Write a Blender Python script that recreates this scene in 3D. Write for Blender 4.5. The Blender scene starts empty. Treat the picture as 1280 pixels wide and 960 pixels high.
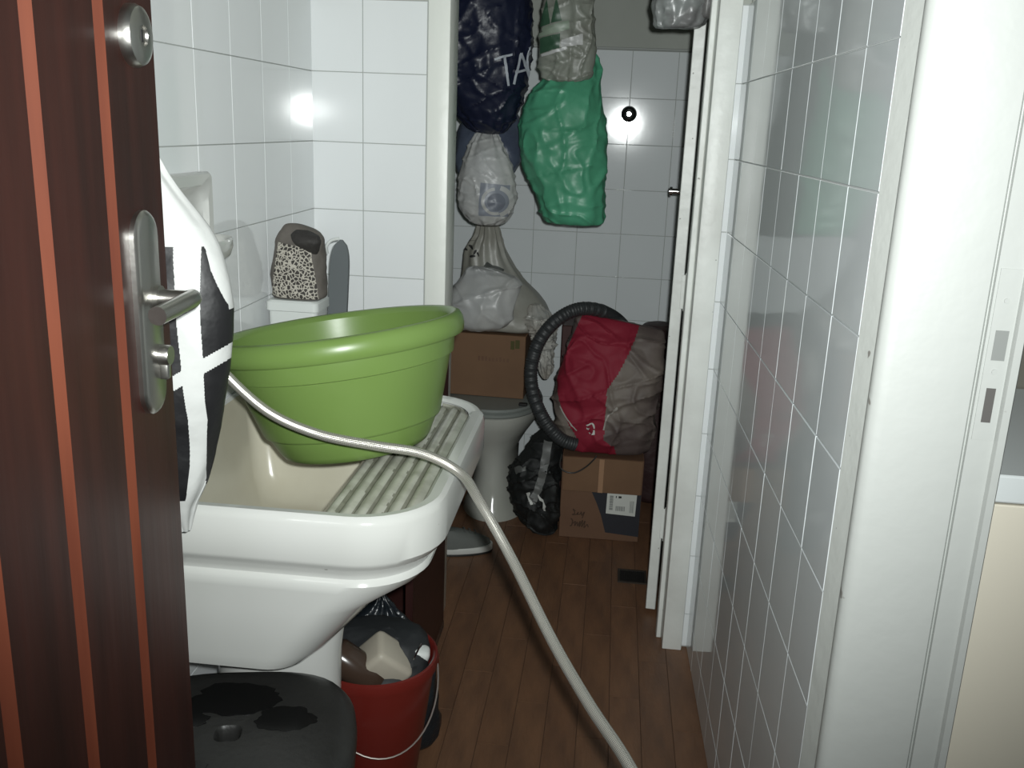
import bpy, bmesh, math, random
from mathutils import Vector, Matrix, noise
from mathutils.bvhtree import BVHTree

random.seed(7)
SC = bpy.context.scene
COL = SC.collection
PI = math.pi

# ---------------------------------------------------------------- camera
H = 1.35
cam_d = bpy.data.cameras.new('camera')
cam_d.sensor_width = 36.0
cam_d.lens = 36.0 * 1181.0 / 1280.0
cam_d.clip_start = 0.02
cam = bpy.data.objects.new('camera', cam_d)
COL.objects.link(cam)
_down = Vector((468 - 640, 4775 - 480, 1181.0)).normalized()
_fwd = Vector((775 - 640, 160 - 480, 1181.0)).normalized()
_fwd = (_fwd - _down * _fwd.dot(_down)).normalized()
_right = _down.cross(_fwd)
R = Matrix((_right, _fwd, -_down))                 # camera frame (x right, y down, z forward) -> world
cx_, cy_, cz_ = R.col[0], R.col[1], R.col[2]
M = Matrix((( cx_[0], -cy_[0], -cz_[0], 0.0),
            ( cx_[1], -cy_[1], -cz_[1], 0.0),
            ( cx_[2], -cy_[2], -cz_[2], H),
            (0, 0, 0, 1)))
cam.matrix_world = M
SC.camera = cam

# ---------------------------------------------------------------- world, lamp, exposure
w = bpy.data.worlds.new('world'); SC.world = w
w.use_nodes = True
w.node_tree.nodes['Background'].inputs[0].default_value = (0.92, 1.0, 0.98, 1)
w.node_tree.nodes['Background'].inputs[1].default_value = 0.11
ld = bpy.data.lights.new('phone_flash', 'SPOT')
ld.energy = 133.0
ld.spot_size = math.radians(104); ld.spot_blend = 1.0
ld.shadow_soft_size = 0.014
ld.color = (0.96, 1.0, 0.985)
lo = bpy.data.objects.new('phone_flash', ld)
lo.location = (0.03, 0.0, H + 0.035)
lo.rotation_euler = Vector((-0.14, 1.0, -0.04)).to_track_quat('-Z', 'Y').to_euler()
COL.objects.link(lo)
SC.view_settings.view_transform = 'Standard'
SC.view_settings.look = 'None'
SC.view_settings.gamma = 1.0
SC.view_settings.exposure = 0.0

# ---------------------------------------------------------------- materials
def mat(name, color, rough=0.5, metal=0.0, spec=0.5, bump=None, var=None, coat=0.0, chips=None, trans=0.0, stretch=None, sss=0.0):
    """bump=(scale,strength[,distance]); var=(scale,colour2[,lo,hi]); chips=(scale,threshold,colour); stretch=texture scale xyz"""
    m = bpy.data.materials.new(name); m.use_nodes = True
    nt = m.node_tree; b = nt.nodes['Principled BSDF']
    b.inputs['Base Color'].default_value = (*color, 1)
    b.inputs['Roughness'].default_value = rough
    b.inputs['Metallic'].default_value = metal
    b.inputs['Specular IOR Level'].default_value = spec
    b.inputs['Coat Weight'].default_value = coat
    b.inputs['Coat Roughness'].default_value = 0.04
    if trans: b.inputs['Transmission Weight'].default_value = trans
    tc = nt.nodes.new('ShaderNodeTexCoord')
    src = tc.outputs['Object']
    if stretch:
        mp = nt.nodes.new('ShaderNodeMapping'); mp.inputs['Scale'].default_value = stretch
        nt.links.new(src, mp.inputs['Vector']); src = mp.outputs['Vector']
    def nz(scale, detail=4):
        n = nt.nodes.new('ShaderNodeTexNoise'); n.inputs['Scale'].default_value = scale
        n.inputs['Detail'].default_value = detail
        nt.links.new(src, n.inputs['Vector']); return n
    cur = None
    if var:
        n = nz(var[0]); r = nt.nodes.new('ShaderNodeValToRGB')
        r.color_ramp.elements[0].position = var[2] if len(var) > 2 else 0.35
        r.color_ramp.elements[1].position = var[3] if len(var) > 3 else 0.7
        r.color_ramp.elements[0].color = (*color, 1); r.color_ramp.elements[1].color = (*var[1], 1)
        nt.links.new(n.outputs['Fac'], r.inputs['Fac']); cur = r.outputs['Color']
    if chips:
        n = nz(chips[0], 2); r = nt.nodes.new('ShaderNodeValToRGB')
        r.color_ramp.elements[0].position = chips[1]; r.color_ramp.elements[1].position = chips[1] + 0.02
        nt.links.new(n.outputs['Fac'], r.inputs['Fac'])
        mx = nt.nodes.new('ShaderNodeMix'); mx.data_type = 'RGBA'
        nt.links.new(r.outputs['Color'], mx.inputs['Factor'])
        if cur: nt.links.new(cur, mx.inputs['A'])
        else: mx.inputs['A'].default_value = (*color, 1)
        mx.inputs['B'].default_value = (*chips[2], 1)
        cur = mx.outputs['Result']
    if cur: nt.links.new(cur, b.inputs['Base Color'])
    if bump:
        n = nz(bump[0], 3); bp = nt.nodes.new('ShaderNodeBump')
        bp.inputs['Strength'].default_value = bump[1]
        bp.inputs['Distance'].default_value = bump[2] if len(bump) > 2 else 0.01
        nt.links.new(n.outputs['Fac'], bp.inputs['Height'])
        nt.links.new(bp.outputs['Normal'], b.inputs['Normal'])
    return m

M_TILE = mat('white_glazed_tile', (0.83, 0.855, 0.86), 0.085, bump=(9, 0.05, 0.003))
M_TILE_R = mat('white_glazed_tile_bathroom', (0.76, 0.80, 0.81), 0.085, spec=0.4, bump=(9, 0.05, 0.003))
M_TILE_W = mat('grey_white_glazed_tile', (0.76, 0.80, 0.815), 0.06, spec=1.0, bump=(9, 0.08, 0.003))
M_GROUT = mat('grey_grout', (0.42, 0.44, 0.42), 0.8)
M_GROUT_L = mat('pale_grout', (0.62, 0.64, 0.63), 0.7)
M_PLASTER = mat('grey_plaster', (0.45, 0.47, 0.43), 0.8, bump=(60, 0.1), var=(3, (0.38, 0.40, 0.36)))
M_PAINT = mat('white_gloss_paint', (0.80, 0.82, 0.77), 0.38, bump=(25, 0.12), chips=(38, 0.745, (0.25, 0.24, 0.22)))
M_PAINT2 = mat('worn_white_paint', (0.8296, 0.854, 0.8174), 0.4, bump=(22, 0.25), var=(6, (0.671, 0.6832, 0.6466)), chips=(45, 0.74, (0.244, 0.244, 0.2196)))
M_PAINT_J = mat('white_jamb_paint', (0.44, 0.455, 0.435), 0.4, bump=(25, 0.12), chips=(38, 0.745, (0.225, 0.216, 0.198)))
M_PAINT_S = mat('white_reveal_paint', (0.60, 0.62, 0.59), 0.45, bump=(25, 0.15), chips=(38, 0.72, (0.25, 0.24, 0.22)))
M_FLOOR = mat('worn_brown_parquet', (0.21, 0.1064, 0.056), 0.5, var=(5, (0.1288, 0.0672, 0.0392)), bump=(40, 0.15), stretch=(4, 1, 1), chips=(11, 0.72, (0.294, 0.182, 0.119)))
M_FLOOR2 = mat('brown_parquet_dark', (0.196, 0.098, 0.0518), 0.5, var=(6, (0.1204, 0.063, 0.0378)), bump=(40, 0.15), stretch=(4, 1, 1))
M_FLOOR3 = mat('brown_parquet_light', (0.2212, 0.1134, 0.0616), 0.5, var=(6, (0.1372, 0.0714, 0.042)), bump=(40, 0.15), stretch=(4, 1, 1))
M_SUBFLOOR = mat('dark_subfloor', (0.10, 0.055, 0.034), 0.8)
M_WOOD = mat('dark_red_varnished_wood', (0.0391, 0.0119, 0.0085), 0.42, spec=0.3, var=(3, (0.0187, 0.0068, 0.0051)), stretch=(9, 9, 0.7), bump=(5, 0.05))
M_GROOVE = mat('orange_brown_groove_wood', (0.125, 0.034, 0.017), 0.5, spec=0.2, var=(4, (0.085, 0.022, 0.012)), stretch=(9, 9, 0.8))
M_CHROME = mat('brushed_nickel', (0.50, 0.49, 0.46), 0.3, 1.0, bump=(60, 0.04))
M_CHROME2 = mat('chrome', (0.6, 0.6, 0.6), 0.15, 1.0)
M_DARK = mat('black_recess', (0.008, 0.008, 0.008), 0.7)
M_CERAMIC = mat('white_ceramic', (0.5928, 0.6006, 0.5772), 0.12, bump=(6, 0.03), var=(3, (0.546, 0.5538, 0.5226)), chips=(26, 0.77, (0.117, 0.1014, 0.078)))
M_CREAM = mat('cream_stained_ceramic', (0.612, 0.5865, 0.476), 0.22, var=(4, (0.51, 0.476, 0.374)))
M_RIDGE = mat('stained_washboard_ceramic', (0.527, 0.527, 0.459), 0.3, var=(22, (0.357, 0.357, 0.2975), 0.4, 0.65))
M_RIDGE_D = mat('darker_washboard_groove', (0.255, 0.255, 0.204), 0.5, var=(30, (0.17, 0.17, 0.1318)))  # darker ceramic tone assigned to the faces along the groove bottoms
M_GREEN = mat('lime_green_plastic', (0.1581, 0.2511, 0.0651), 0.32, spec=0.45, bump=(14, 0.03), var=(6, (0.1488, 0.2356, 0.06076)))
M_BLACK_PL = mat('black_plastic', (0.022, 0.022, 0.021), 0.42, bump=(80, 0.1), var=(7, (0.032, 0.032, 0.03)))
M_WET = mat('wet_patch', (0.008, 0.008, 0.008), 0.25)
M_RED_PL = mat('red_plastic', (0.1485, 0.01575, 0.01125), 0.35)
M_BAGBLACK = mat('black_nylon', (0.008, 0.008, 0.009), 0.5, bump=(30, 0.2))
M_WHITE_CL = mat('white_fabric_band', (0.50, 0.51, 0.495), 0.6, bump=(40, 0.12))
M_CARD = mat('brown_cardboard', (0.186, 0.1023, 0.0527), 0.75, var=(6, (0.155, 0.0837, 0.0434)), bump=(30, 0.08))
M_CARD_D = mat('darker_cardboard', (0.1368, 0.07056, 0.0396), 0.75, var=(5, (0.1656, 0.09, 0.0504)))
M_CARDPRINT = mat('cardboard_faint_print', (0.065, 0.034, 0.019), 0.8)
M_OLIVE = mat('olive_print', (0.075, 0.07, 0.02), 0.8)
M_BLKPRINT = mat('navy_black_print', (0.018, 0.019, 0.026), 0.6)
M_LABEL = mat('white_paper_label', (0.62, 0.64, 0.60), 0.6)
M_INKGREY = mat('grey_ink', (0.22, 0.23, 0.22), 0.7)
M_INK = mat('black_ink', (0.02, 0.02, 0.02), 0.7)
M_NAVY = mat('navy_plastic_film', (0.010, 0.013, 0.032), 0.36, spec=0.35, bump=(28, 0.35, 0.006))
M_TAC = mat('pale_marker_lettering', (0.42, 0.45, 0.50), 0.6)
M_SLATE = mat('slate_blue_film', (0.10, 0.125, 0.17), 0.3, bump=(28, 0.28, 0.006), var=(9, (0.05, 0.06, 0.10)))
M_WBAG = mat('white_plastic_film', (0.45, 0.459, 0.459), 0.36, bump=(26, 0.32, 0.006), var=(7, (0.45, 0.45, 0.432)))
M_LOGOGREY = mat('grey_logo_print', (0.23, 0.25, 0.29), 0.4)
M_GREENBAG = mat('green_plastic_film', (0.0675, 0.285, 0.165), 0.40, bump=(20, 0.35, 0.006), var=(5, (0.09, 0.375, 0.225)))
M_SHOP = mat('pale_shopper_film', (0.24, 0.26, 0.225), 0.4, bump=(22, 0.28, 0.006), var=(8, (0.17, 0.17, 0.145)))
M_SHOPGREEN = mat('dark_green_print', (0.035, 0.085, 0.05), 0.4)
M_SHOPLIGHT = mat('pale_green_print', (0.24, 0.30, 0.235), 0.4)
M_SACK = mat('grey_beige_sack', (0.34, 0.34, 0.306), 0.4, bump=(18, 0.35, 0.006), var=(6, (0.255, 0.2465, 0.2125)))
M_CLEAR = mat('clear_crumpled_film', (0.50, 0.50, 0.47), 0.22, bump=(30, 0.49, 0.006), var=(12, (0.33, 0.30, 0.26)))
M_HOSEB = mat('dark_grey_ribbed_plastic', (0.035, 0.038, 0.04), 0.5)
M_REDBAG = mat('crimson_tnt_cloth', (0.27, 0.0198, 0.0405), 0.65, spec=0.3, bump=(16, 0.24, 0.006), var=(7, (0.234, 0.0135, 0.0315)))
M_TAUPE = mat('taupe_film', (0.20, 0.17, 0.145), 0.6, bump=(16, 0.35, 0.006), var=(5, (0.10, 0.075, 0.07), 0.4, 0.6))
M_BLKBAG = mat('black_cloth', (0.0088, 0.0104, 0.0104), 0.65, bump=(20, 0.28, 0.006))
M_STRAP = mat('grey_strap', (0.13, 0.135, 0.13), 0.5)
M_MAROON = mat('maroon_card', (0.06, 0.02, 0.018), 0.6)
M_SEAT = mat('grey_plastic_toilet_seat', (0.22, 0.24, 0.225), 0.35)
M_TOILET = mat('off_white_toilet_ceramic', (0.492, 0.5002, 0.4592), 0.15, var=(4, (0.4264, 0.4346, 0.3854)))
M_CONT = mat('white_opaque_plastic', (0.66, 0.69, 0.67), 0.4)
M_SLIP = mat('grey_rubber_sole', (0.11, 0.125, 0.13), 0.6)
M_SHOEG = mat('grey_shoe_fabric', (0.13, 0.14, 0.13), 0.7)
M_SHOEW = mat('white_shoe_sole', (0.60, 0.61, 0.58), 0.5)
M_CAB = mat('dark_reddish_cabinet_wood', (0.040, 0.013, 0.011), 0.4, var=(4, (0.026, 0.009, 0.008)), stretch=(6, 6, 0.8))
M_CABEDGE = mat('worn_cabinet_edge', (0.12, 0.06, 0.035), 0.7, var=(20, (0.05, 0.03, 0.02)))
M_SOAP = mat('cream_soap', (0.45, 0.4125, 0.3375), 0.5)
M_BOTTLE = mat('brown_glossy_plastic', (0.055, 0.035, 0.025), 0.2)
M_BEIGE = mat('beige_cabinet_laminate', (0.81, 0.756, 0.6345), 0.45)
M_COUNTER = mat('white_counter_edge', (0.74, 0.78, 0.78), 0.35)
M_SPLASH = mat('olive_grey_splashback', (0.20, 0.19, 0.16), 0.4, var=(4, (0.15, 0.145, 0.12)))
M_WIRE = mat('steel_wire', (0.45, 0.40, 0.37), 0.4, 0.8)
M_TOPBAG = mat('grey_translucent_film', (0.22, 0.235, 0.23), 0.3, bump=(24, 0.42, 0.006), var=(14, (0.16, 0.16, 0.16), 0.42, 0.6))
M_TOPBAG2 = mat('dark_grey_film', (0.09, 0.085, 0.085), 0.4, bump=(24, 0.35, 0.006), var=(9, (0.17, 0.17, 0.165)))

def leopard_mat():
    m = bpy.data.materials.new('leopard_print_cloth'); m.use_nodes = True
    nt = m.node_tree; b = nt.nodes['Principled BSDF']; b.inputs['Roughness'].default_value = 0.7
    tc = nt.nodes.new('ShaderNodeTexCoord')
    n = nt.nodes.new('ShaderNodeTexNoise'); n.inputs['Scale'].default_value = 60
    mx = nt.nodes.new('ShaderNodeVectorMath'); mx.operation = 'MULTIPLY_ADD'
    nt.links.new(tc.outputs['Object'], n.inputs['Vector'])
    nt.links.new(n.outputs['Color'], mx.inputs[0]); mx.inputs[1].default_value = (0.012, 0.012, 0.012)
    nt.links.new(tc.outputs['Object'], mx.inputs[2])
    v = nt.nodes.new('ShaderNodeTexVoronoi'); v.inputs['Scale'].default_value = 125
    v.feature = 'DISTANCE_TO_EDGE'
    nt.links.new(mx.outputs[0], v.inputs['Vector'])
    r = nt.nodes.new('ShaderNodeValToRGB')
    r.color_ramp.elements[0].color = (0.46, 0.43, 0.37, 1); r.color_ramp.elements[0].position = 0.07
    r.color_ramp.elements[1].color = (0.035, 0.030, 0.027, 1); r.color_ramp.elements[1].position = 0.15
    nt.links.new(v.outputs['Distance'], r.inputs['Fac']); nt.links.new(r.outputs['Color'], b.inputs['Base Color'])
    return m
M_LEO = leopard_mat()
M_LEOTRIM = mat('dark_taupe_cloth', (0.085, 0.075, 0.066), 0.7, var=(14, (0.14, 0.125, 0.11)), bump=(40, 0.3))

def braid_mat():
    m = bpy.data.materials.new('braided_steel'); m.use_nodes = True
    nt = m.node_tree; b = nt.nodes['Principled BSDF']
    b.inputs['Metallic'].default_value = 0.7; b.inputs['Roughness'].default_value = 0.26
    uv = nt.nodes.new('ShaderNodeUVMap'); uv.uv_map = 'UVMap'
    sep = nt.nodes.new('ShaderNodeSeparateXYZ'); nt.links.new(uv.outputs[0], sep.inputs[0])
    outs = []
    for s in (1, -1):
        a = nt.nodes.new('ShaderNodeMath'); a.operation = 'MULTIPLY_ADD'
        nt.links.new(sep.outputs[0], a.inputs[0]); a.inputs[1].default_value = 2 * PI * 12 * s
        k = nt.nodes.new('ShaderNodeMath'); k.operation = 'MULTIPLY'; k.inputs[1].default_value = 1500.0
        nt.links.new(sep.outputs[1], k.inputs[0]); nt.links.new(k.outputs[0], a.inputs[2])
        sn = nt.nodes.new('ShaderNodeMath'); sn.operation = 'SINE'; nt.links.new(a.outputs[0], sn.inputs[0]); outs.append(sn)
    mu = nt.nodes.new('ShaderNodeMath'); mu.operation = 'MULTIPLY'
    nt.links.new(outs[0].outputs[0], mu.inputs[0]); nt.links.new(outs[1].outputs[0], mu.inputs[1])
    r = nt.nodes.new('ShaderNodeValToRGB')
    r.color_ramp.elements[0].color = (0.26, 0.245, 0.215, 1); r.color_ramp.elements[1].color = (0.74, 0.725, 0.66, 1)
    r.color_ramp.elements[0].position = 0.2; r.color_ramp.elements[1].position = 0.75
    mr = nt.nodes.new('ShaderNodeMapRange'); mr.inputs['From Min'].default_value = -1
    nt.links.new(mu.outputs[0], mr.inputs['Value']); nt.links.new(mr.outputs[0], r.inputs['Fac'])
    nt.links.new(r.outputs['Color'], b.inputs['Base Color'])
    bp = nt.nodes.new('ShaderNodeBump'); bp.inputs['Strength'].default_value = 0.4; bp.inputs['Distance'].default_value = 0.001
    nt.links.new(mr.outputs[0], bp.inputs['Height']); nt.links.new(bp.outputs['Normal'], b.inputs['Normal'])
    return m
M_BRAID = braid_mat()

# ---------------------------------------------------------------- geometry helpers
def build(name, geo, mats, parent=None, smooth=40.0, world=True, origin=None, midx=None, uv=None):
    """one mesh object; geo in world coordinates unless world=False; origin = its own origin when top-level"""
    V, F = geo
    off = Vector((0, 0, 0))
    if world:
        if parent is not None: off = Vector(parent.matrix_basis.translation) if parent.parent is None else Vector(parent['_w'])
        elif origin is not None: off = Vector(origin)
    me = bpy.data.meshes.new(name)
    me.from_pydata([(v[0] - off.x, v[1] - off.y, v[2] - off.z) for v in V], [], [tuple(f) for f in F])
    mats = mats if isinstance(mats, (list, tuple)) else [mats]
    for m in mats: me.materials.append(m)
    if midx: me.polygons.foreach_set('material_index', midx)
    if uv:
        l = me.uv_layers.new(name='UVMap')
        for i, lp in enumerate(me.loops): l.data[i].uv = uv[lp.vertex_index]
    if smooth:
        me.polygons.foreach_set('use_smooth', [True] * len(me.polygons))
        me.set_sharp_from_angle(angle=math.radians(smooth))
    me.update()
    o = bpy.data.objects.new(name, me); COL.objects.link(o)
    if parent is not None: o.parent = parent
    elif origin is not None: o.location = origin
    return o

def sub(name, geo, mats, part, root, **k):
    """a sub-part: child of a part whose own origin coincides with the root's"""
    V, F = geo; r = Vector(root.location)
    if k.pop('world', True): V = [Vector(v) - r for v in V]
    return build(name, (V, F), mats, part, world=False, **k)

def tag(o, label=None, cat=None, group=None, kind=None):
    if label: o['label'] = label
    if cat: o['category'] = cat
    if group: o['group'] = group
    if kind: o['kind'] = kind
    return o

def thing(name, label, cat, loc, group=None, rot=(0, 0, 0)):
    o = bpy.data.objects.new(name, None); o.empty_display_size = 0.05
    o.location = loc; o.rotation_euler = rot; COL.objects.link(o)
    return tag(o, label, cat, group)

def join(*gs):
    V, F = [], []
    for v, f in gs:
        n = len(V); V += [Vector(p) for p in v]; F += [tuple(i + n for i in q) for q in f]
    return V, F

def box(x0, x1, y0, y1, z0, z1, bev=0.0, seg=1):
    bm = bmesh.new(); bmesh.ops.create_cube(bm, size=1.0)
    for v in bm.verts:
        v.co = Vector(((x0 + x1) / 2 + v.co.x * (x1 - x0), (y0 + y1) / 2 + v.co.y * (y1 - y0), (z0 + z1) / 2 + v.co.z * (z1 - z0)))
    if bev > 0: bmesh.ops.bevel(bm, geom=list(bm.edges), offset=bev, segments=seg, affect='EDGES', profile=0.5)
    bm.verts.ensure_lookup_table()
    g = ([v.co.copy() for v in bm.verts], [tuple(v.index for v in f.verts) for f in bm.faces]); bm.free(); return g

def xf(g, mtx): return [mtx @ Vector(v) for v in g[0]], g[1]

def prism(poly, z0, z1):
    """vertical prism over an xy outline (anticlockwise)"""
    n = len(poly)
    V = [Vector((x, y, z0)) for x, y in poly] + [Vector((x, y, z1)) for x, y in poly]
    F = [(i, (i + 1) % n, n + (i + 1) % n, n + i) for i in range(n)] + [tuple(range(n - 1, -1, -1)), tuple(range(n, 2 * n))]
    return V, F

def catmull(P, n):
    """resample a list of tuples into n points"""
    P = [tuple(map(float, p)) for p in P]; k = len(P); out = []
    for i in range(n):
        t = i / (n - 1) * (k - 1); a = min(int(t), k - 2); u = t - a
        p0, p1, p2, p3 = P[max(a - 1, 0)], P[a], P[a + 1], P[min(a + 2, k - 1)]
        out.append(tuple(0.5 * (2 * b + (c - a0) * u + (2 * a0 - 5 * b + 4 * c - d) * u * u + (-a0 + 3 * b - 3 * c + d) * u ** 3)
                         for a0, b, c, d in zip(p0, p1, p2, p3)))
    return out

def loft(rings, closed=True, cap0=False, cap1=False):
    """rings: equal-length lists of points"""
    n = len(rings[0]); V = [Vector(p) for r in rings for p in r]; F = []
    for i in range(len(rings) - 1):
        for j in range(n if closed else n - 1):
            k = (j + 1) % n
            F.append((i * n + j, i * n + k, (i + 1) * n + k, (i + 1) * n + j))
    if cap0: F.append(tuple(range(n - 1, -1, -1)))
    if cap1: F.append(tuple(range((len(rings) - 1) * n, len(rings) * n)))
    return V, F

def lathe(profile, n=48, power=2.0, sx=1.0, sy=1.0, cap0=True, cap1=True):
    """profile (r, z) from bottom outwards; power > 2 gives a squarish plan"""
    rings = []
    for r, z in profile:
        ring = []
        for j in range(n):
            a = 2 * PI * j / n; c, s = math.cos(a), math.sin(a)
            k = (abs(c) ** power + abs(s) ** power) ** (-1.0 / power)
            ring.append((r * k * c * sx, r * k * s * sy, z))
        rings.append(ring)
    return loft(rings, True, cap0, cap1)

def tube(path, r, n=12, radf=None, caps=True):
    P = [Vector(p) for p in path]; rings = []; up = None; uv = []; d = 0
    for i, p in enumerate(P):
        t = (P[min(i + 1, len(P) - 1)] - P[max(i - 1, 0)]).normalized()
        if up is None:
            up = Vector((0, 0, 1)) if abs(t.z) < 0.9 else Vector((1, 0, 0))
        up = (up - t * up.dot(t)).normalized(); s = t.cross(up)
        if i: d += (P[i] - P[i - 1]).length
        rr = radf(d, i / (len(P) - 1)) if radf else r
        rings.append([p + (up * math.cos(2 * PI * j / n) + s * math.sin(2 * PI * j / n)) * rr for j in range(n)])
        uv += [(j / n, d) for j in range(n)]
    return loft(rings, True, caps, caps), uv

def bagshape(rings, n=72, m=56, wr=0.006, ws=14.0, pleat=(0, 0.0, 0.0), power=2.0, seed=0.0, crease=0.0, cs=7.0):
    """closed crumpled bag: rings (z, cx, cy, rx, ry) bottom to top; pleats strongest where the bag is narrow"""
    R_ = catmull(rings, m); rmax = max(r[3] for r in R_); out = []
    for (z, cx, cy, rx, ry) in R_:
        ring = []
        rx = max(rx, 0.002); ry = max(ry, 0.002)
        nar = max(0.0, 1.0 - rx / rmax)
        for j in range(n):
            a = 2 * PI * j / n; c, s = math.cos(a), math.sin(a)
            k = (abs(c) ** power + abs(s) ** power) ** (-1.0 / power)
            p = Vector((cx + rx * k * c, cy + ry * k * s, z))
            q = p * ws + Vector((seed, seed * 1.7, 0))
            d = noise.noise(q) + 0.6 * (0.5 - abs(noise.noise(q * 1.9 + Vector((7, 3, 1))))) + 0.3 * noise.noise(q * 4.1)
            amp = wr * min(1.0, rx / 0.04)
            if crease:
                for k3, ax in enumerate((Vector((0.5, 0.5, 1.7)), Vector((1.6, 1.6, 0.9)), Vector((1.2, -0.8, 2.2)))):
                    e3 = noise.noise(Vector((p.x * ax.x, p.y * ax.y, p.z * ax.z + 0.7 * p.x * (k3 - 1))) * cs + Vector((seed * 2.1, k3 * 5.0, seed)))
                    d += crease * max(0.0, 1.0 - abs(e3) * 7.0) ** 1.5
            pl = pleat[1] * math.sin(pleat[0] * a + 2.5 * noise.noise(Vector((a * 1.3, z * 6, seed)))) * (nar + pleat[2]) * min(1, rx / 0.03)
            nrm = Vector((c / rx, s / ry, 0)).normalized()
            ring.append(p + nrm * (d * amp + pl) + Vector((0, 0, 0.4 * amp * noise.noise(q * 1.3 + Vector((0, 9, 0))))))
        out.append(ring)
    return loft(out, True, True, True)

def bvh_of(geo): return BVHTree.FromPolygons([Vector(v) for v in geo[0]], [tuple(f) for f in geo[1]])

def drape(V2, F, bvh, off=0.0012, y0=-1.0, eye=None):
    """press a flat figure given as (x, z) onto the surface it meets along +Y"""
    out = []; last = None
    for (x, z) in V2:
        h = bvh.ray_cast(Vector((x, y0, z)), Vector((0, 1, 0)))
        if h[0] is None:
            h2 = bvh.find_nearest(Vector((x, last if last is not None else 2.9, z)))
            p, nn = h2[0], h2[1]
        else: p, nn = h[0], h[1]
        last = p.y
        if nn.y > 0: nn = -nn
        out.append(p + nn * off + Vector((0, -off * 0.5, 0)))
    return out, F

def patch(poly, nu=8, nv=8):
    """quad (four corners: bottom-left, bottom-right, top-right, top-left) subdivided"""
    a, b, c, d = [Vector(p) for p in poly]
    V = []; F = []
    for i in range(nv + 1):
        for j in range(nu + 1):
            u, v = j / nu, i / nv
            p = (a * (1 - u) + b * u) * (1 - v) + (d * (1 - u) + c * u) * v
            V.append((p.x, p.y))
    for i in range(nv):
        for j in range(nu):
            k = i * (nu + 1) + j; F.append((k, k + 1, k + nu + 2, k + nu + 1))
    return V, F

def stroke(pts, wd, n=None, taper=False):
    n = n or max(6, len(pts) * 6)
    P = [Vector(p) for p in catmull(pts, n)]; V = []; F = []
    for i, p in enumerate(P):
        t = (P[min(i + 1, n - 1)] - P[max(i - 1, 0)]).normalized(); s = Vector((-t.y, t.x))
        w_ = wd * (0.35 + 0.65 * math.sin(PI * min(1, max(0, i / (n - 1)))) if taper else 1.0)
        for k in (-1, 0, 1): q = p + s * k * w_ / 2; V.append((q.x, q.y))
    for i in range(n - 1):
        for k in (0, 1):
            a = i * 3 + k; F.append((a, a + 1, a + 4, a + 3))
    return V, F

def join2(*gs):
    V, F = [], []
    for v, f in gs:
        n = len(V); V += list(v); F += [tuple(i + n for i in q) for q in f]
    return V, F

def disc2(cx, cz, r, n=24, rings=4, sx=1.0):
    V = [(cx, cz)]; F = []
    for i in range(1, rings + 1):
        for j in range(n): a = 2 * PI * j / n; V.append((cx + sx * r * i / rings * math.cos(a), cz + r * i / rings * math.sin(a)))
    for j in range(n): F.append((0, 1 + j, 1 + (j + 1) % n))
    for i in range(rings - 1):
        for j in range(n):
            k = (j + 1) % n; F.append((1 + i * n + j, 1 + (i + 1) * n + j, 1 + (i + 1) * n + k, 1 + i * n + k))
    return V, F

# ---------------------------------------------------------------- setting: walls, floor, ceiling
def struct(name, geo, m, **k):
    return tag(build(name, geo, m, **k), kind='structure')

_tile_mesh = {}
def tile_mesh(wd, ht, m):
    key = (round(wd, 4), round(ht, 4), m.name)
    if key not in _tile_mesh:
        c, t = (0.0003 if m is M_TILE else 0.0007), 0.0030
        V = []
        for (ins, y) in ((0, 0.0), (0, -t + c), (c, -t)):
            V += [(ins, y, ins), (wd - ins, y, ins), (wd - ins, y, ht - ins), (ins, y, ht - ins)]
        F = []
        for r in range(2):
            for j in range(4):
                k = (j + 1) % 4; F.append((r * 4 + j, r * 4 + k, r * 4 + 4 + k, r * 4 + 4 + j))
        F.append((8, 9, 10, 11))
        me = bpy.data.meshes.new('tile'); me.from_pydata(V, [], F); me.materials.append(m); me.update()
        _tile_mesh[key] = me
    return _tile_mesh[key]

def tile_wall(parent, origin, u, ulines, zlines, m, gap=0.0020, tilt=0.0012):
    """tiles on a vertical plane through origin; u = direction along the wall, its face looks along u x z"""
    u = Vector(u).normalized(); zz = Vector((0, 0, 1)); yy = zz.cross(u)      # local +Y points into the wall
    for a, b in zip(ulines[:-1], ulines[1:]):
        for z0, z1 in zip(zlines[:-1], zlines[1:]):
            o = bpy.data.objects.new('tile', tile_mesh(b - a - gap, z1 - z0 - gap, m)); COL.objects.link(o)
            p = Vector(origin) + u * (a + gap / 2) + zz * (z0 + gap / 2)
            mt = Matrix(((u.x, yy.x, zz.x, p.x), (u.y, yy.y, zz.y, p.y), (u.z, yy.z, zz.z, p.z), (0, 0, 0, 1)))
            rt = Matrix.Rotation(random.uniform(-tilt, tilt), 4, 'X') @ Matrix.Rotation(random.uniform(-tilt, tilt), 4, 'Z')
            o.parent = parent; o.matrix_local = mt @ rt

ZR = [0.004, 0.146] + [0.146 + 0.1637 * i for i in range(1, 10)]
ZTOP = ZR[-1]
# left wall (also the bathroom's), with its tiles up to 1.62 m
wl = struct('wall_left', join(box(-0.86, -0.7525, 0.2, 3.74, 0, 2.5)), M_PLASTER, smooth=None)
gl = build('grout', box(-0.7530, -0.7497, 0.22, 2.332, 0, ZTOP + 0.002), M_GROUT, wl, smooth=None)
tile_wall(wl, (-0.7497, 2.330, 0), (0, 1, 0), [-2.1 + 0.0] and [2.33 - y - 2.33 for y in ()] or
          [y - 2.33 for y in (0.356, 0.52, 0.684, 0.848, 1.012, 1.176, 1.34, 1.504, 1.668, 1.832, 1.998, 2.164, 2.33)], ZR, M_TILE)
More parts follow.
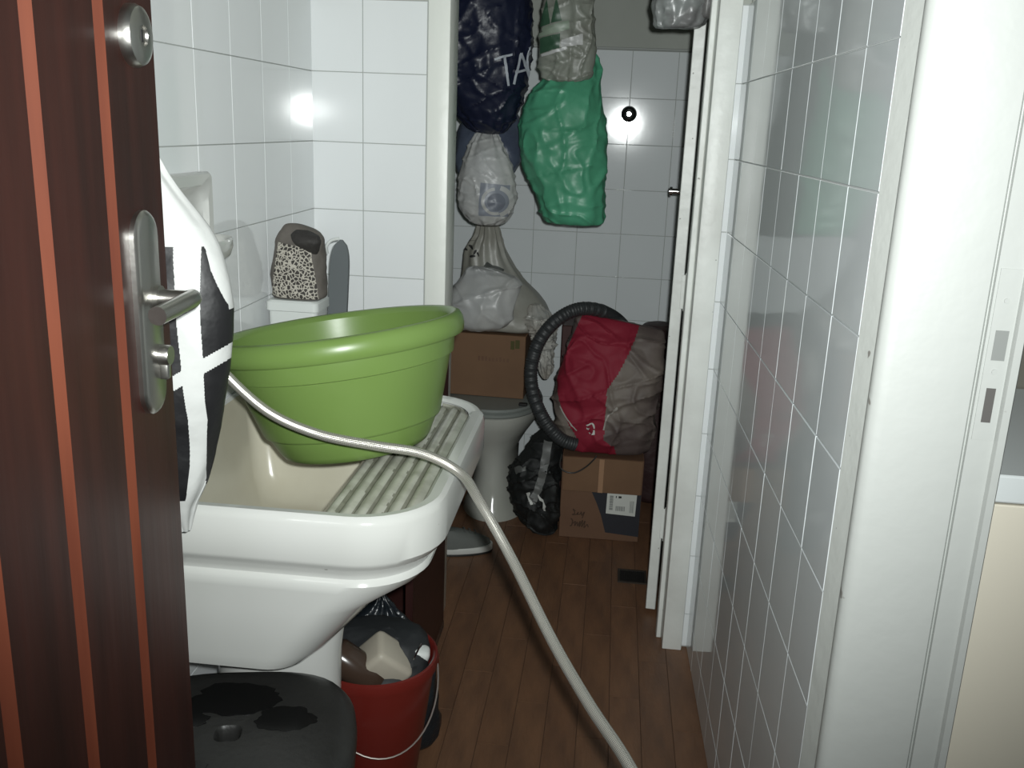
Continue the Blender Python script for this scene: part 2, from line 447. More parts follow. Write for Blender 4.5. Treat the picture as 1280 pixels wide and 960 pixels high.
# partition beside the bathroom doorway
wp = struct('wall_partition', box(-0.752, -0.462, 2.3335, 2.43, 0, 2.5), M_PLASTER, smooth=None)
build('grout', box(-0.749, -0.464, 2.3305, 2.334, 0, ZTOP + 0.002), M_GROUT, wp, smooth=None)
tile_wall(wp, (-0.749, 2.3305, 0), (1, 0, 0), [0.0, 0.128, 0.284], ZR, M_TILE)
# header above the bathroom doorway
struct('trim_header', box(-0.462, 0.258, 2.32, 2.43, 2.05, 2.5), M_PAINT, smooth=None)
# bathroom rear wall
wr_ = struct('wall_rear', box(-0.752, 0.56, 3.623, 3.74, 0, 2.5), M_PLASTER, smooth=None)
build('grout', box(-0.749, 0.40, 3.620, 3.6235, 0, 1.623), M_GROUT, wr_, smooth=None)
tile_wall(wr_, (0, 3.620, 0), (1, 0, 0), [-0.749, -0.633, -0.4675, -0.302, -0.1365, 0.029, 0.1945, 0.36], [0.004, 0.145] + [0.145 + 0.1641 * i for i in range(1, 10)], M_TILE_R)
build('ledge_strip', box(-0.749, 0.40, 3.612, 3.6235, 1.6235, 1.632, 0.002), M_GROUT, wr_)
struct('wall_bathroom_right', box(0.38, 0.46, 2.43, 3.62, 0, 2.5), M_PLASTER, smooth=None)
# right wall: runs slightly askew from the bathroom doorway to the kitchen opening
A = Vector((0.274, 2.33)); B = Vector((0.3068, 1.078))
ud = (B - A).normalized(); nd = Vector((-ud.y, ud.x))                     # nd points to +X (into the wall)
if nd.x < 0: nd = -nd
C1q = A + ud * 1.18
q = [A + nd * 0.003, C1q + nd * 0.003, Vector((0.319, 1.101)), Vector((0.446, 1.095)), A + nd * 0.135]
wrt = struct('wall_right', prism([(p.x, p.y) for p in q], 0, 2.5), M_PAINT, smooth=None)
B2 = A + ud * (1.178)
g4 = [A, B2, B2 + nd * 0.004, A + nd * 0.004]
build('grout', prism([(p.x, p.y) for p in g4], 0, 1.632), M_GROUT_L, wrt, smooth=None)
ul = [0.0] + [(2.33 - y) * 1.0 for y in (2.20, 2.048, 1.895, 1.742, 1.590, 1.442, 1.285, 1.152)]
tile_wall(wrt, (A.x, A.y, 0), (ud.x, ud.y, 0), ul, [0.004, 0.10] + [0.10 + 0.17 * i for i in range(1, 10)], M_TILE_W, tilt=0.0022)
# painted reveal strip between the last tile and the opening
C1 = A + ud * 1.180
B3 = Vector((0.3140, 1.100))
pp = [C1 - nd * 0.003, B3, B3 + nd * 0.006, C1 + nd * 0.006]
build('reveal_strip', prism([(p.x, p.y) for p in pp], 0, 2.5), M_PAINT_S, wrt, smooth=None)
# narrow tiled return beside the bathroom door frame
wst = struct('wall_return', box(0.256, 0.42, 2.3335, 2.43, 0, 2.5), M_PLASTER, smooth=None)
build('grout', box(0.257, 0.2745, 2.3305, 2.334, 0, 1.632), M_GROUT, wst, smooth=None)
tile_wall(wst, (0.2575, 2.3305, 0), (1, 0, 0), [0.0, 0.0165], [0.004, 0.10] + [0.10 + 0.17 * i for i in range(1, 10)], M_TILE)
# ceiling
struct('ceiling', box(-0.86, 0.46, 0.9, 3.74, 2.5, 2.58), M_PLASTER, smooth=None)
# floor with parquet strips
fl = struct('floor', box(-0.86, 2.2, -0.6, 3.74, -0.06, -0.003), M_SUBFLOOR, smooth=None)
_pm = {}
def strip_mesh(wd, ln, m):
    key = (round(wd, 3), round(ln, 3), m.name)
    if key not in _pm:
        g = box(0.0003, wd - 0.0003, 0.0003, ln - 0.0003, -0.004, 0.0)
        c = 0.0005
        V = [Vector(v) for v in g[0]]
        for v in V:
            if v.z > -0.001: v.x += c if v.x < wd / 2 else -c; v.y += c if v.y < ln / 2 else -c
        me = bpy.data.meshes.new('floor_strip'); me.from_pydata(V, [], g[1]); me.materials.append(m); me.update(); _pm[key] = me
    return _pm[key]
PW, PL = 0.0742, 0.46
for i in range(16):
    y = 0.62 + (i * 0.173) % PL - PL
    x = -0.75 + i * PW
    while y < 3.62:
        y0, y1 = max(y, 0.62), min(y + PL, 3.62)
        if y1 - y0 > 0.03:
            o = bpy.data.objects.new('floor_strip', strip_mesh(PW, y1 - y0, random.choice((M_FLOOR, M_FLOOR, M_FLOOR2, M_FLOOR3)))); COL.objects.link(o)
            o.parent = fl; o.location = (x, y0, random.uniform(-0.0006, 0.0002))
        y += PL

# ---------------------------------------------------------------- bathroom door frame and leaf
post = struct('trim_1', box(-0.462, -0.409, 2.318, 2.435, 0, 2.05, 0.003, 2), M_PAINT)
jam = struct('trim_2', box(0.205, 0.2565, 2.308, 2.435, 0, 2.05, 0.003, 2), M_PAINT2)
build('door_stop', box(0.191, 0.205, 2.365, 2.40, 0, 2.05, 0.002), M_PAINT2, jam)
hd = Vector((0.085, 1.0, 0)).normalized()
lf = thing('door_2', None, None, (0.179, 2.50, 0.012), rot=(0, 0, -math.atan2(hd.x, hd.y)))
lf['kind'] = 'structure'
build('door_leaf', box(-0.0145, 0.0145, 0, 0.62, 0, 2.02, 0.002), M_PAINT2, lf, world=False)
for z in (0.27, 0.93):
    hg = build('hinge', join(box(0.008, 0.024, -0.002, 0.0015, z - 0.045, z + 0.045, 0.0008), xf(tube([(0.022, -0.004, z - 0.05), (0.022, -0.004, z + 0.05)], 0.005, 10)[0], Matrix())), M_PAINT2, lf, world=False)
kn = build('door_knob', join(tube([(-0.06, 0.55, 1.155), (0.06, 0.55, 1.155)], 0.009, 14)[0], tube([(-0.058, 0.55, 1.155), (-0.05, 0.55, 1.155)], 0.014, 14)[0], tube([(0.05, 0.55, 1.155), (0.058, 0.55, 1.155)], 0.014, 14)[0]), M_CHROME2, lf, world=False)

# ---------------------------------------------------------------- kitchen opening: jamb at the end of the right wall
E1 = Vector((0.3140, 1.098)); e = Vector((1, -0.05)).normalized(); en = Vector((e.y, -e.x))    # en towards the camera
if en.y > 0: en = -en
def pj(a, b): p = E1 + e * a + en * b; return (p.x, p.y)
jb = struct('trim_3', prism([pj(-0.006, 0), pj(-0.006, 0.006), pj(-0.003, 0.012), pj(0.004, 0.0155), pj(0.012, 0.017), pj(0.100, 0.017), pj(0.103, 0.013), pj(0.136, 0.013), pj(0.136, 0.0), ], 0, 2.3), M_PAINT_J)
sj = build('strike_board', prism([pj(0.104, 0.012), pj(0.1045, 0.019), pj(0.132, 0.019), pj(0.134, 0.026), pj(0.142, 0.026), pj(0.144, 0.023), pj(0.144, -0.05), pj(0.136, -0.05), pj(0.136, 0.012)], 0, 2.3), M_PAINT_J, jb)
def slab_on_jamb(a0, a1, z0, z1, b0, b1): return prism([pj(a0, b0), pj(a0, b1), pj(a1, b1), pj(a1, b0)], z0, z1)
st = thing('strike_plate', 'white painted strike plate with two latch holes in the door jamb', 'strike plate', (*pj(0.118, 0.019), 1.012))
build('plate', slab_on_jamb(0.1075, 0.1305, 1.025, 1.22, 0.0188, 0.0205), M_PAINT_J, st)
build('latch_hole', slab_on_jamb(0.113, 0.127, 1.118, 1.152, 0.0203, 0.0209), M_INKGREY, st)
build('bolt_hole', slab_on_jamb(0.114, 0.124, 1.046, 1.086, 0.0203, 0.0209), mat('dark_hole', (0.09, 0.085, 0.08), 0.7), st)
for z in (1.185, 1.105): build('screw', xf(tube([(0, 0, 0), (0, -0.0012, 0)], 0.0032, 10)[0], Matrix.Translation((*pj(0.119, 0.0205), z))), M_PAINT_J, st)

# kitchen unit and splashback seen past the jamb
ku = thing('kitchen_cabinet', 'beige kitchen base cabinet under a white counter edge at the right', 'cabinet', (0.9, 1.27, 0.0))
build('body', box(0.470, 1.6, 1.285, 1.74, 0.08, 0.88, 0.002), M_BEIGE, ku)
build('door', box(0.472, 0.93, 1.268, 1.285, 0.10, 0.875, 0.002), M_BEIGE, ku)
build('door', box(0.933, 1.37, 1.268, 1.285, 0.10, 0.875, 0.002), M_BEIGE, ku)
build('plinth', box(0.470, 1.6, 1.32, 1.74, 0.0, 0.08), M_DARK, ku)
tag(build('kitchen_counter', box(0.465, 1.6, 1.255, 1.75, 0.882, 0.922, 0.003), M_COUNTER, None, origin=(0.9, 1.5, 0.882)), 'white kitchen worktop on the beige cabinet at the right edge', 'counter')
ks = struct('wall_kitchen', box(0.47, 2.2, 1.755, 1.85, 0, 2.5), M_SPLASH, smooth=None)
build('tile_band', box(0.47, 2.2, 1.75, 1.755, 0.925, 1.06), M_SPLASH, ks, smooth=None)

# ---------------------------------------------------------------- brown entrance door, standing open at the left
dd = Vector((0.069, -1.0, 0)).normalized(); dn = Vector((1.0, 0.069, 0)).normalized()
D0 = Vector((-0.4968, 1.013, 0.0))
droot = bpy.data.objects.new('door_1', None); COL.objects.link(droot)
DM = Matrix(((dd.x, dn.x, 0, D0.x), (dd.y, dn.y, 0, D0.y), (0, 0, 1, 0.006), (0, 0, 0, 1)))   # local x: towards hinge, y: outward, z: up
droot.matrix_basis = DM
droot['kind'] = 'structure'
def dpart(name, geo, m, **k): return build(name, geo, m, droot, world=False, **k)
def dfix(g): return g[0], [tuple(reversed(f)) for f in g[1]]      # the door frame is left-handed
gw, gd = 0.011, 0.010
edges = [0.0, 0.125, 0.2525, 0.378, 0.504, 0.63, 0.76]
for a, b in zip(edges[:-1], edges[1:]):
    ga = 0 if a == 0 else gw; gb = 0 if b == edges[-1] else gw
    out = [(a, -0.04), (b, -0.04), (b, -gd if gb else 0.0)] + ([(b - gb, 0.0)] if gb else []) + [(a + ga, 0.0)] + ([(a, -gd)] if ga else [])
    if not ga: out[-1] = (a + 0.002, 0.0); out.append((a, -0.002))
    V, F = prism(out, 0.0, 2.08)
    n = len(out); mi = []
    for i in range(n):
        p, r_ = out[i], out[(i + 1) % n]
        mi.append(1 if (abs(p[1] - r_[1]) > 0.005 and min(p[1], r_[1]) > -0.03) else 0)
    mi += [0, 0]
    dpart('plank', (V, F), [M_WOOD, M_GROOVE], midx=mi, smooth=None)
dpart('groove_bead', join(*[box(g - 0.0012, g + 0.0012, -gd - 0.001, -gd + 0.0012, 0, 2.08) for g in edges[1:-1]]), M_GROOVE)
# lock plate: tall stadium with a domed face
def stadium(cx, z0, z1, hw, n=12):
    P = []
    for i in range(n + 1): a = PI * i / n; P.append((cx + hw * math.cos(a), z1 - hw + hw * math.sin(a)))
    for i in range(n + 1): a = PI + PI * i / n; P.append((cx + hw * math.cos(a), z0 + hw + hw * math.sin(a)))
    return P
def stad_plate(cx, z0, z1, hw, th):
    rings = []
    for ins, y in ((0, 0.0), (0, th * 0.55), (hw * 0.08, th * 0.82), (hw * 0.22, th), ):
        rings.append([(x, y, z) for x, z in stadium(cx, z0 + ins, z1 - ins, hw - ins)])
    return loft(rings, True, False, True)
pl = dpart('lock_plate', stad_plate(0.064, 1.022, 1.243, 0.0285, 0.009), M_CHROME)
lev = build('lever', join(tube([(0.054, 0.004, 1.149), (0.054, 0.042, 1.149)], 0.0095, 20)[0],
                          tube([(0.046, 0.045, 1.149), (0.054, 0.047, 1.149), (0.078, 0.046, 1.1485), (0.105, 0.044, 1.147), (0.134, 0.042, 1.146)], 0.0098, 20)[0],
                          tube([(0.054, 0.008, 1.149), (0.054, 0.014, 1.149)], 0.0135, 20)[0]), M_CHROME, pl, world=False)
cyl = build('key_cylinder', join(xf(lathe([(0.001, 0.012), (0.0105, 0.012), (0.0115, 0.010), (0.0115, 0.0)], 20), Matrix.Translation((0.052, 0.008, 1.085)) @ Matrix.Rotation(-PI / 2, 4, 'X')),
                          box(0.0465, 0.0575, 0.006, 0.018, 1.058, 1.082, 0.003, 2)), M_CHROME, pl, world=False)
rs = dpart('deadlock_rosette', xf(lathe([(0.0305, 0.0), (0.0305, 0.006), (0.028, 0.011), (0.022, 0.0135), (0.010, 0.0135), (0.009, 0.011), (0.001, 0.011)], 32), Matrix.Translation((0.056, 0, 1.415)) @ Matrix.Rotation(-PI / 2, 4, 'X')), M_CHROME)
build('keyway', box(0.054, 0.058, 0.0105, 0.0118, 1.409, 1.421), M_DARK, rs, world=False)

# ---------------------------------------------------------------- black and white bag hanging behind the brown door
g = bagshape([(0.803, -0.553, 1.13, 0.010, 0.008), (0.84, -0.562, 1.125, 0.030, 0.024), (0.88, -0.568, 1.12, 0.055, 0.034), (0.942, -0.570, 1.12, 0.076, 0.045), (1.0, -0.568, 1.115, 0.087, 0.05), (1.061, -0.566, 1.115, 0.096, 0.052),
              (1.122, -0.566, 1.115, 0.101, 0.052), (1.19, -0.568, 1.115, 0.088, 0.045), (1.23, -0.570, 1.112, 0.067, 0.035), (1.27, -0.572, 1.105, 0.041, 0.02), (1.297, -0.574, 1.10, 0.030, 0.012), (1.315, -0.576, 1.10, 0.012, 0.008)],
             n=640, m=460, wr=0.002, ws=12, seed=3.1, pleat=(7, 0.003, 0.0))
hb = thing('hanging_bag', 'black bag with white cross bands hanging behind the brown door', 'bag', (-0.566, 1.11, 0.803))
def lerp(tab, t):
    for (a0, b0), (a1, b1) in zip(tab[:-1], tab[1:]):
        if t <= a1: return b0 + (b1 - b0) * max(0.0, (t - a0) / (a1 - a0))
    return tab[-1][1]
VB = [(0.80, -0.549), (0.866, -0.523), (0.91, -0.513), (0.975, -0.504), (1.057, -0.503), (1.203, -0.505)]
VW = [(0.80, 0.014), (0.90, 0.015), (0.975, 0.019), (1.057, 0.024), (1.203, 0.029)]
HB = [(-0.66, 0.985), (-0.54, 1.017), (-0.507, 1.038), (-0.466, 1.063), (-0.44, 1.074)]
SIL = [(0.803, -0.543), (0.88, -0.513), (0.942, -0.494), (1.061, -0.470), (1.122, -0.465), (1.19, -0.480), (1.23, -0.503), (1.30, -0.544)]
def bag_white(c):
    front = c.y < 1.125
    if c.z > 1.194: return True
    if front and abs(c.x - lerp(VB, c.z)) < lerp(VW, c.z) / 2: return True
    if abs(c.z - lerp(HB, c.x)) < 0.0095: return True
    if c.z > 1.115 and c.x > lerp(SIL, c.z) - 0.0065 * min(1, (c.z - 1.115) / 0.05): return True
    if c.z < 0.858 and c.x > -0.552: return True
    return False
hv = [Vector(v) for v in g[0]]
white_f = []; black_f = []
for f in g[1]:
    c = sum((hv[i] for i in f), Vector()) / len(f)
    (white_f if bag_white(c) else black_f).append(f)
def subset(V, F):
    used = sorted({i for f in F for i in f}); mp = {o_: n_ for n_, o_ in enumerate(used)}
    return [V[i] for i in used], [tuple(mp[i] for i in f) for f in F]
build('black_panels', subset(hv, black_f), M_BAGBLACK, hb)
build('white_cross_band', subset(hv, white_f), M_WHITE_CL, hb)
build('handle', tube(catmull([(-0.576, 1.10, 1.31), (-0.582, 1.085, 1.34), (-0.583, 1.03, 1.36), (-0.572, 1.0, 1.36), (-0.541, 0.99, 1.36)], 24), 0.004, 8)[0], M_WHITE_CL, hb)

# ---------------------------------------------------------------- ceramic soap dish on the left wall
sd = thing('soap_dish', 'white ceramic soap dish fixed to the tiled left wall behind the bag', 'soap dish', (-0.7465, 1.60, 1.115))
yc0, yc1, z0_, z1_ = 1.50, 1.685, 1.11, 1.247
outer = [(yc0, z0_), (yc1, z0_), (yc1, z1_), (yc0, z1_)]
def rrect(y0, y1, z0, z1, r, x, n=5):
    P = []
    for (cy, cz, a0) in ((y1 - r, z1 - r, 0), (y0 + r, z1 - r, PI / 2), (y0 + r, z0 + r, PI), (y1 - r, z0 + r, 1.5 * PI)):
        for i in range(n + 1):
            a = a0 + PI / 2 * i / n; P.append((x, cy + r * math.cos(a), cz + r * math.sin(a)))
    return P
plate = loft([rrect(yc0, yc1, z0_, z1_, 0.012, -0.7465), rrect(yc0, yc1, z0_, z1_, 0.012, -0.734), rrect(yc0 + 0.004, yc1 - 0.004, z0_ + 0.004, z1_ - 0.004, 0.010, -0.729),
              rrect(yc0 + 0.022, yc1 - 0.022, z0_ + 0.02, z1_ - 0.022, 0.03, -0.729), rrect(yc0 + 0.028, yc1 - 0.028, z0_ + 0.02, z1_ - 0.030, 0.035, -0.738), rrect(yc0 + 0.05, yc1 - 0.05, z0_ + 0.03, z1_ - 0.05, 0.025, -0.743)], True, False, True)
build('back_plate', plate, M_CERAMIC, sd)
tr = []
for x, zt, hw in ((-0.735, 0, 1.0), (-0.70, 0, 0.97), (-0.672, 0.002, 0.86), (-0.658, 0.004, 0.70)):
    pass
rings = []
for (s, z, inn) in ((0.70, 1.093, 0), (0.93, 1.103, 0), (1.0, 1.118, 0), (1.0, 1.130, 0), (0.96, 1.134, 0), (0.88, 1.130, 0), (0.80, 1.120, 0), (0.5, 1.116, 0)):
    ring = []
    for i in range(25):
        a = -PI / 2 + PI * i / 24
        ring.append((-0.733 + 0.058 * s * abs(math.cos(a)) ** 0.6, 1.5925 + 0.0925 * s * math.copysign(abs(math.sin(a)) ** 0.8, math.sin(a)), z))
    rings.append(ring)
build('tray', loft(rings, True, True, True), M_CERAMIC, sd)

# ---------------------------------------------------------------- ceramic laundry sink
sk = thing('laundry_sink', 'large white ceramic laundry sink with washboard and cream basin', 'sink', (-0.49, 1.54, 0.0))
X0, X1, Y0, Y1 = -0.742, -0.225, 1.208, 1.872
def rr(x0, x1, y0, y1, z, rl, rrt, n=10):
    """rounded rectangle in plan, anticlockwise; rl left corners, rrt right corners"""
    P = []
    for (cx, cy, a0, r) in ((x1 - rrt, y1 - rrt, 0, rrt), (x0 + rl, y1 - rl, PI / 2, rl), (x0 + rl, y0 + rl, PI, rl), (x1 - rrt, y0 + rrt, 1.5 * PI, rrt)):
        for i in range(n + 1):
            a = a0 + PI / 2 * i / n; P.append((cx + r * math.cos(a), cy + r * math.sin(a), z))
    return P
ZRIM = 0.802
outer_rings = [rr(-0.735, -0.462, 1.275, 1.81, 0.512, 0.02, 0.05),
               rr(-0.738, -0.438, 1.252, 1.83, 0.518, 0.02, 0.06),
               rr(-0.740, -0.408, 1.243, 1.84, 0.543, 0.02, 0.075),
               rr(-0.742, -0.330, 1.237, 1.846, 0.628, 0.02, 0.09),
               rr(-0.742, -0.262, 1.226, 1.850, 0.672, 0.02, 0.108),
               rr(-0.742, -0.249, 1.224, 1.852, 0.686, 0.02, 0.112),
               rr(-0.742, -0.249, 1.227, 1.850, 0.692, 0.02, 0.112),
               rr(-0.742, -0.252, 1.230, 1.848, 0.696, 0.02, 0.110),
               rr(-0.742, -0.250, 1.229, 1.849, 0.701, 0.02, 0.112),
               rr(-0.742, -0.240, 1.221, 1.858, 0.713, 0.02, 0.118),
               rr(X0, X1 - 0.006, Y0 + 0.005, Y1 - 0.005, 0.723, 0.02, 0.125),
               rr(X0, X1, Y0, Y1, 0.731, 0.02, 0.13),
               rr(X0, X1, Y0, Y1, ZRIM - 0.014, 0.02, 0.13),
               rr(X0, X1 - 0.003, Y0 + 0.003, Y1 - 0.003, ZRIM - 0.005, 0.02, 0.127),
               rr(X0 + 0.002, X1 - 0.010, Y0 + 0.009, Y1 - 0.009, ZRIM, 0.02, 0.12),
               rr(X0 + 0.004, X1 - 0.026, Y0 + 0.022, Y1 - 0.028, ZRIM - 0.001, 0.02, 0.10),
               rr(X0 + 0.008, X1 - 0.032, Y0 + 0.027, Y1 - 0.034, ZRIM - 0.006, 0.02, 0.095)]
body_g = loft(outer_rings, True, True, False)
build('sink_body', body_g, M_CERAMIC, sk, smooth=35)
# washboard slope: ridges run front to back
WX0, WX1 = -0.412, X1 - 0.030
rows = []
for i in range(49):
    u = i / 48; y = Y0 + 0.024 + u * (Y1 - Y0 - 0.056); row = []
    for j in range(85):
        v = j / 84; x = WX0 + v * (WX1 - WX0)
        z = 0.766 + 0.022 * v
        env = min(1.0, v / 0.06) * min(1.0, (1 - v) / 0.16)
        z += 0.0085 * env * abs(math.sin(PI * (x - WX0) / 0.0255)) ** 0.8
        z -= max(0, (0.05 - v)) * 0.22
        row.append((x, y, z))
    # clip to the rounded corner of the rim
    rows.append([(min(px, X1 - 0.128 + math.sqrt(max(0, 0.100 ** 2 - max(0, (Y0 + 0.124) - y, y - (Y1 - 0.128)) ** 2))), py, pz) for px, py, pz in row])
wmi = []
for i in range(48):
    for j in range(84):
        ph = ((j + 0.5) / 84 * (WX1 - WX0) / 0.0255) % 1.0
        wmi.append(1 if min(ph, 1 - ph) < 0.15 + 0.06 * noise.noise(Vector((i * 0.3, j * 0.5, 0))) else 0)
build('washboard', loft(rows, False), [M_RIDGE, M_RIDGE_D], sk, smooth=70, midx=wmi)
basin_rings = []
for (z, ins, xr) in ((ZRIM - 0.005, 0.0, 0.0), (0.775, 0.004, 0.0), (0.70, 0.012, 0.002), (0.62, 0.024, 0.008), (0.575, 0.045, 0.03), (0.562, 0.08, 0.07)):
    basin_rings.append(rr(X0 + 0.008 + ins, WX0 - xr - 0.0, Y0 + 0.026 + ins, Y1 - 0.033 - ins, z if z < 0.79 else z, 0.04, 0.012 + ins * 0.6))
# lower the side next to the washboard to its lip
br = []
for ring in basin_rings:
    br.append([(x, y, min(z, 0.768) if x > WX0 - 0.02 else z) for x, y, z in ring])
build('basin', loft(br, True, False, True), M_CREAM, sk, smooth=45)
ped = [[(-0.540 + a * math.cos(t * 2 * PI / 32), 1.445 + b * math.sin(t * 2 * PI / 32), z) for t in range(32)] for (z, a, b) in ((0.0, 0.125, 0.078), (0.03, 0.118, 0.075), (0.12, 0.108, 0.07), (0.30, 0.108, 0.07), (0.45, 0.112, 0.075), (0.53, 0.122, 0.085))]
build('pedestal', loft(ped, True, True, True), M_CERAMIC, sk)

# ---------------------------------------------------------------- green washing basin tilted on the washboard
gb = thing('green_basin', 'large lime green plastic basin tilted on the sink washboard', 'basin', (-0.437, 1.590, 0.776), rot=(math.radians(-3.5), math.radians(-9.5), 0))
prof_out = [(0.001, 0.0), (0.118, 0.0), (0.130, 0.004), (0.137, 0.014), (0.150, 0.040), (0.1515, 0.044), (0.158, 0.046), (0.160, 0.050), (0.1905, 0.148), (0.1915, 0.152), (0.1975, 0.154), (0.1985, 0.158), (0.2035, 0.186), (0.2045, 0.190)]
lip = [(0.2175, 0.186), (0.2205, 0.189), (0.2225, 0.200), (0.2215, 0.212), (0.217, 0.221), (0.210, 0.2245), (0.203, 0.222)]
prof_in = [(0.198, 0.214), (0.1945, 0.19), (0.187, 0.150), (0.157, 0.050), (0.148, 0.044), (0.134, 0.014), (0.122, 0.007), (0.001, 0.005)]
build('tub', lathe(prof_out[:-1] + [(0.2035, 0.196)], 96, cap0=False, cap1=False), M_GREEN, gb, world=False, smooth=50)
build('rim', lathe([(0.2035, 0.190)] + lip + [(0.198, 0.214)], 96, cap0=False, cap1=False), M_GREEN, gb, world=False, smooth=60)
build('inner_wall', lathe(prof_in, 96, cap0=False, cap1=True), M_GREEN, gb, world=False, smooth=50)

# ---------------------------------------------------------------- braided hose
hp = catmull([(-0.70, 1.50, 0.95), (-0.65, 1.42, 0.998), (-0.606, 1.36, 0.993), (-0.578, 1.35, 0.963), (-0.509, 1.345, 0.908), (-0.430, 1.345, 0.878), (-0.346, 1.36, 0.861), (-0.274, 1.38, 0.846), (-0.212, 1.37, 0.822),
              (-0.175, 1.33, 0.794), (-0.116, 1.27, 0.731), (-0.047, 1.17, 0.664), (0.009, 1.08, 0.629), (0.064, 1.0, 0.599), (0.12, 0.90, 0.55), (0.17, 0.78, 0.42), (0.20, 0.66, 0.22), (0.22, 0.56, 0.05), (0.25, 0.46, 0.012), (0.33, 0.36, 0.012)], 260)
hg_, huv = tube(hp, 0.0080, 16)
tag(build('braided_hose', hg_, M_BRAID, None, origin=hp[0], uv=huv), 'flexible braided steel hose hanging across the sink down to the floor', 'hose')

# ---------------------------------------------------------------- leopard pouch on a white tub, grey sole beside it
ct = thing('white_container', 'white square plastic container in the tiled corner under the leopard pouch', 'container', (-0.668, 1.985, 0.802))
build('container_body', xf(loft([rr(-0.052, 0.052, -0.042, 0.042, 0.0, 0.012, 0.012, 4), rr(-0.054, 0.054, -0.044, 0.044, 0.14, 0.012, 0.012, 4), rr(-0.058, 0.058, -0.048, 0.048, 0.142, 0.012, 0.012, 4), rr(-0.058, 0.058, -0.048, 0.048, 0.160, 0.012, 0.012, 4), rr(-0.054, 0.054, -0.044, 0.044, 0.164, 0.012, 0.012, 4)], True, True, True), Matrix.Translation((-0.676, 1.985, 0.802))), M_CONT, ct)
g = bagshape([(0.966, -0.672, 1.985, 0.050, 0.028), (0.972, -0.672, 1.985, 0.058, 0.034), (1.0, -0.672, 1.985, 0.060, 0.036), (1.05, -0.672, 1.985, 0.056, 0.034), (1.095, -0.668, 1.985, 0.050, 0.028), (1.115, -0.672, 1.985, 0.036, 0.020), (1.125, -0.682, 1.985, 0.018, 0.010), (1.127, -0.684, 1.985, 0.004, 0.003)], n=64, m=40, wr=0.005, ws=22, power=2.6, seed=5.0)
lp = thing('leopard_pouch', 'small leopard print cloth pouch with dark trim on the white container', 'pouch', (-0.672, 1.985, 0.966))
build('pouch_body', g, M_LEOTRIM, lp)
bv = bvh_of(g)
build('leopard_panel', drape(*patch([(-0.727, 0.972), (-0.622, 0.970), (-0.636, 1.078), (-0.708, 1.088)], 24, 24), bv, 0.0012), M_LEO, lp)
g2 = bagshape([(1.065, -0.632, 1.965, 0.006, 0.006), (1.078, -0.640, 1.960, 0.022, 0.014), (1.092, -0.645, 1.957, 0.030, 0.018), (1.106, -0.650, 1.962, 0.030, 0.018), (1.116, -0.658, 1.968, 0.012, 0.008)], n=40, m=24, wr=0.005, ws=40, seed=2.0)
build('gathered_top', g2, mat('near_black_cloth', (0.03, 0.027, 0.025), 0.7, bump=(50, 0.4)), lp)
def sole(h, wmax, t, n=24):
    L_ = []; R2 = []
    for i in range(n + 1):
        u = i / n
        wd = wmax * (0.06 + 0.94 * min(1, (u / 0.42)) ** 0.75) * (1 - max(0, (u - 0.75) / 0.25) ** 2.6) ** 0.5
        wd = max(wd, 0.003)
        L_.append((-wd * 0.55 + 0.10 * wmax * u, h * u)); R2.append((wd * 0.45 + 0.10 * wmax * u, h * u))
    P = R2 + L_[::-1]; P.reverse()
    V = []; m_ = len(P)
    for y in (0, t): V += [(x, y + 0.05 * (z / h) * (z / h - 1) * -1 * 0.3, z) for x, z in P]
    F = [(i, (i + 1) % m_, m_ + (i + 1) % m_, m_ + i) for i in range(m_)] + [tuple(range(m_ - 1, -1, -1)), tuple(range(m_, 2 * m_))]
    return V, F
sl = thing('grey_slipper_sole', 'dark grey slipper sole standing upright right of the leopard pouch', 'slipper', (-0.600, 2.03, 0.805))
build('sole', xf(sole(0.285, 0.043, 0.012), Matrix.Translation((-0.611, 2.04, 0.803)) @ Matrix.Rotation(math.radians(-8), 4, 'X')), M_SLIP, sl)
build('strap', tube(catmull([(-0.634, 2.066, 1.055), (-0.632, 2.055, 1.072), (-0.622, 2.058, 1.085), (-0.606, 2.066, 1.089)], 16), 0.0035, 8)[0], M_CONT, sl)

# cabinet standing in the corner behind the sink
cb = thing('corner_cabinet', 'dark reddish wooden cabinet under and behind the white sink', 'cabinet', (-0.57, 2.1, 0.0))
build('top', box(-0.742, -0.395, 1.895, 2.318, 0.775, 0.80, 0.002), M_CAB, cb)
build('side_panel', box(-0.413, -0.395, 1.90, 2.318, 0.0, 0.775, 0.0015), M_CAB, cb)
build('side_panel', box(-0.742, -0.724, 1.90, 2.318, 0.0, 0.775, 0.0015), M_CAB, cb)
build('back_panel', box(-0.724, -0.413, 2.300, 2.316, 0.0, 0.775), M_CAB, cb)
build('shelf', box(-0.724, -0.413, 1.92, 2.300, 0.03, 0.05), M_CAB, cb)
build('worn_edge', box(-0.3955, -0.3935, 1.902, 2.316, 0.001, 0.022, 0.0006), M_CABEDGE, cb)
tag(build('dark_plastic_bag', bagshape([(0.003, -0.44, 1.80, 0.08, 0.05), (0.03, -0.44, 1.80, 0.125, 0.072), (0.12, -0.44, 1.80, 0.13, 0.075), (0.22, -0.45, 1.81, 0.11, 0.065), (0.29, -0.46, 1.82, 0.07, 0.04), (0.34, -0.45, 1.82, 0.02, 0.015), (0.36, -0.45, 1.82, 0.005, 0.005)], wr=0.012, ws=13, seed=8.3, pleat=(9, 0.005, 0)), mat('blue_black_film', (0.012, 0.016, 0.02), 0.3, bump=(25, 0.5, 0.02)), None, origin=(-0.44, 1.80, 0.003)), 'blue black plastic bag on the floor under the sink behind the red bucket', 'bag')

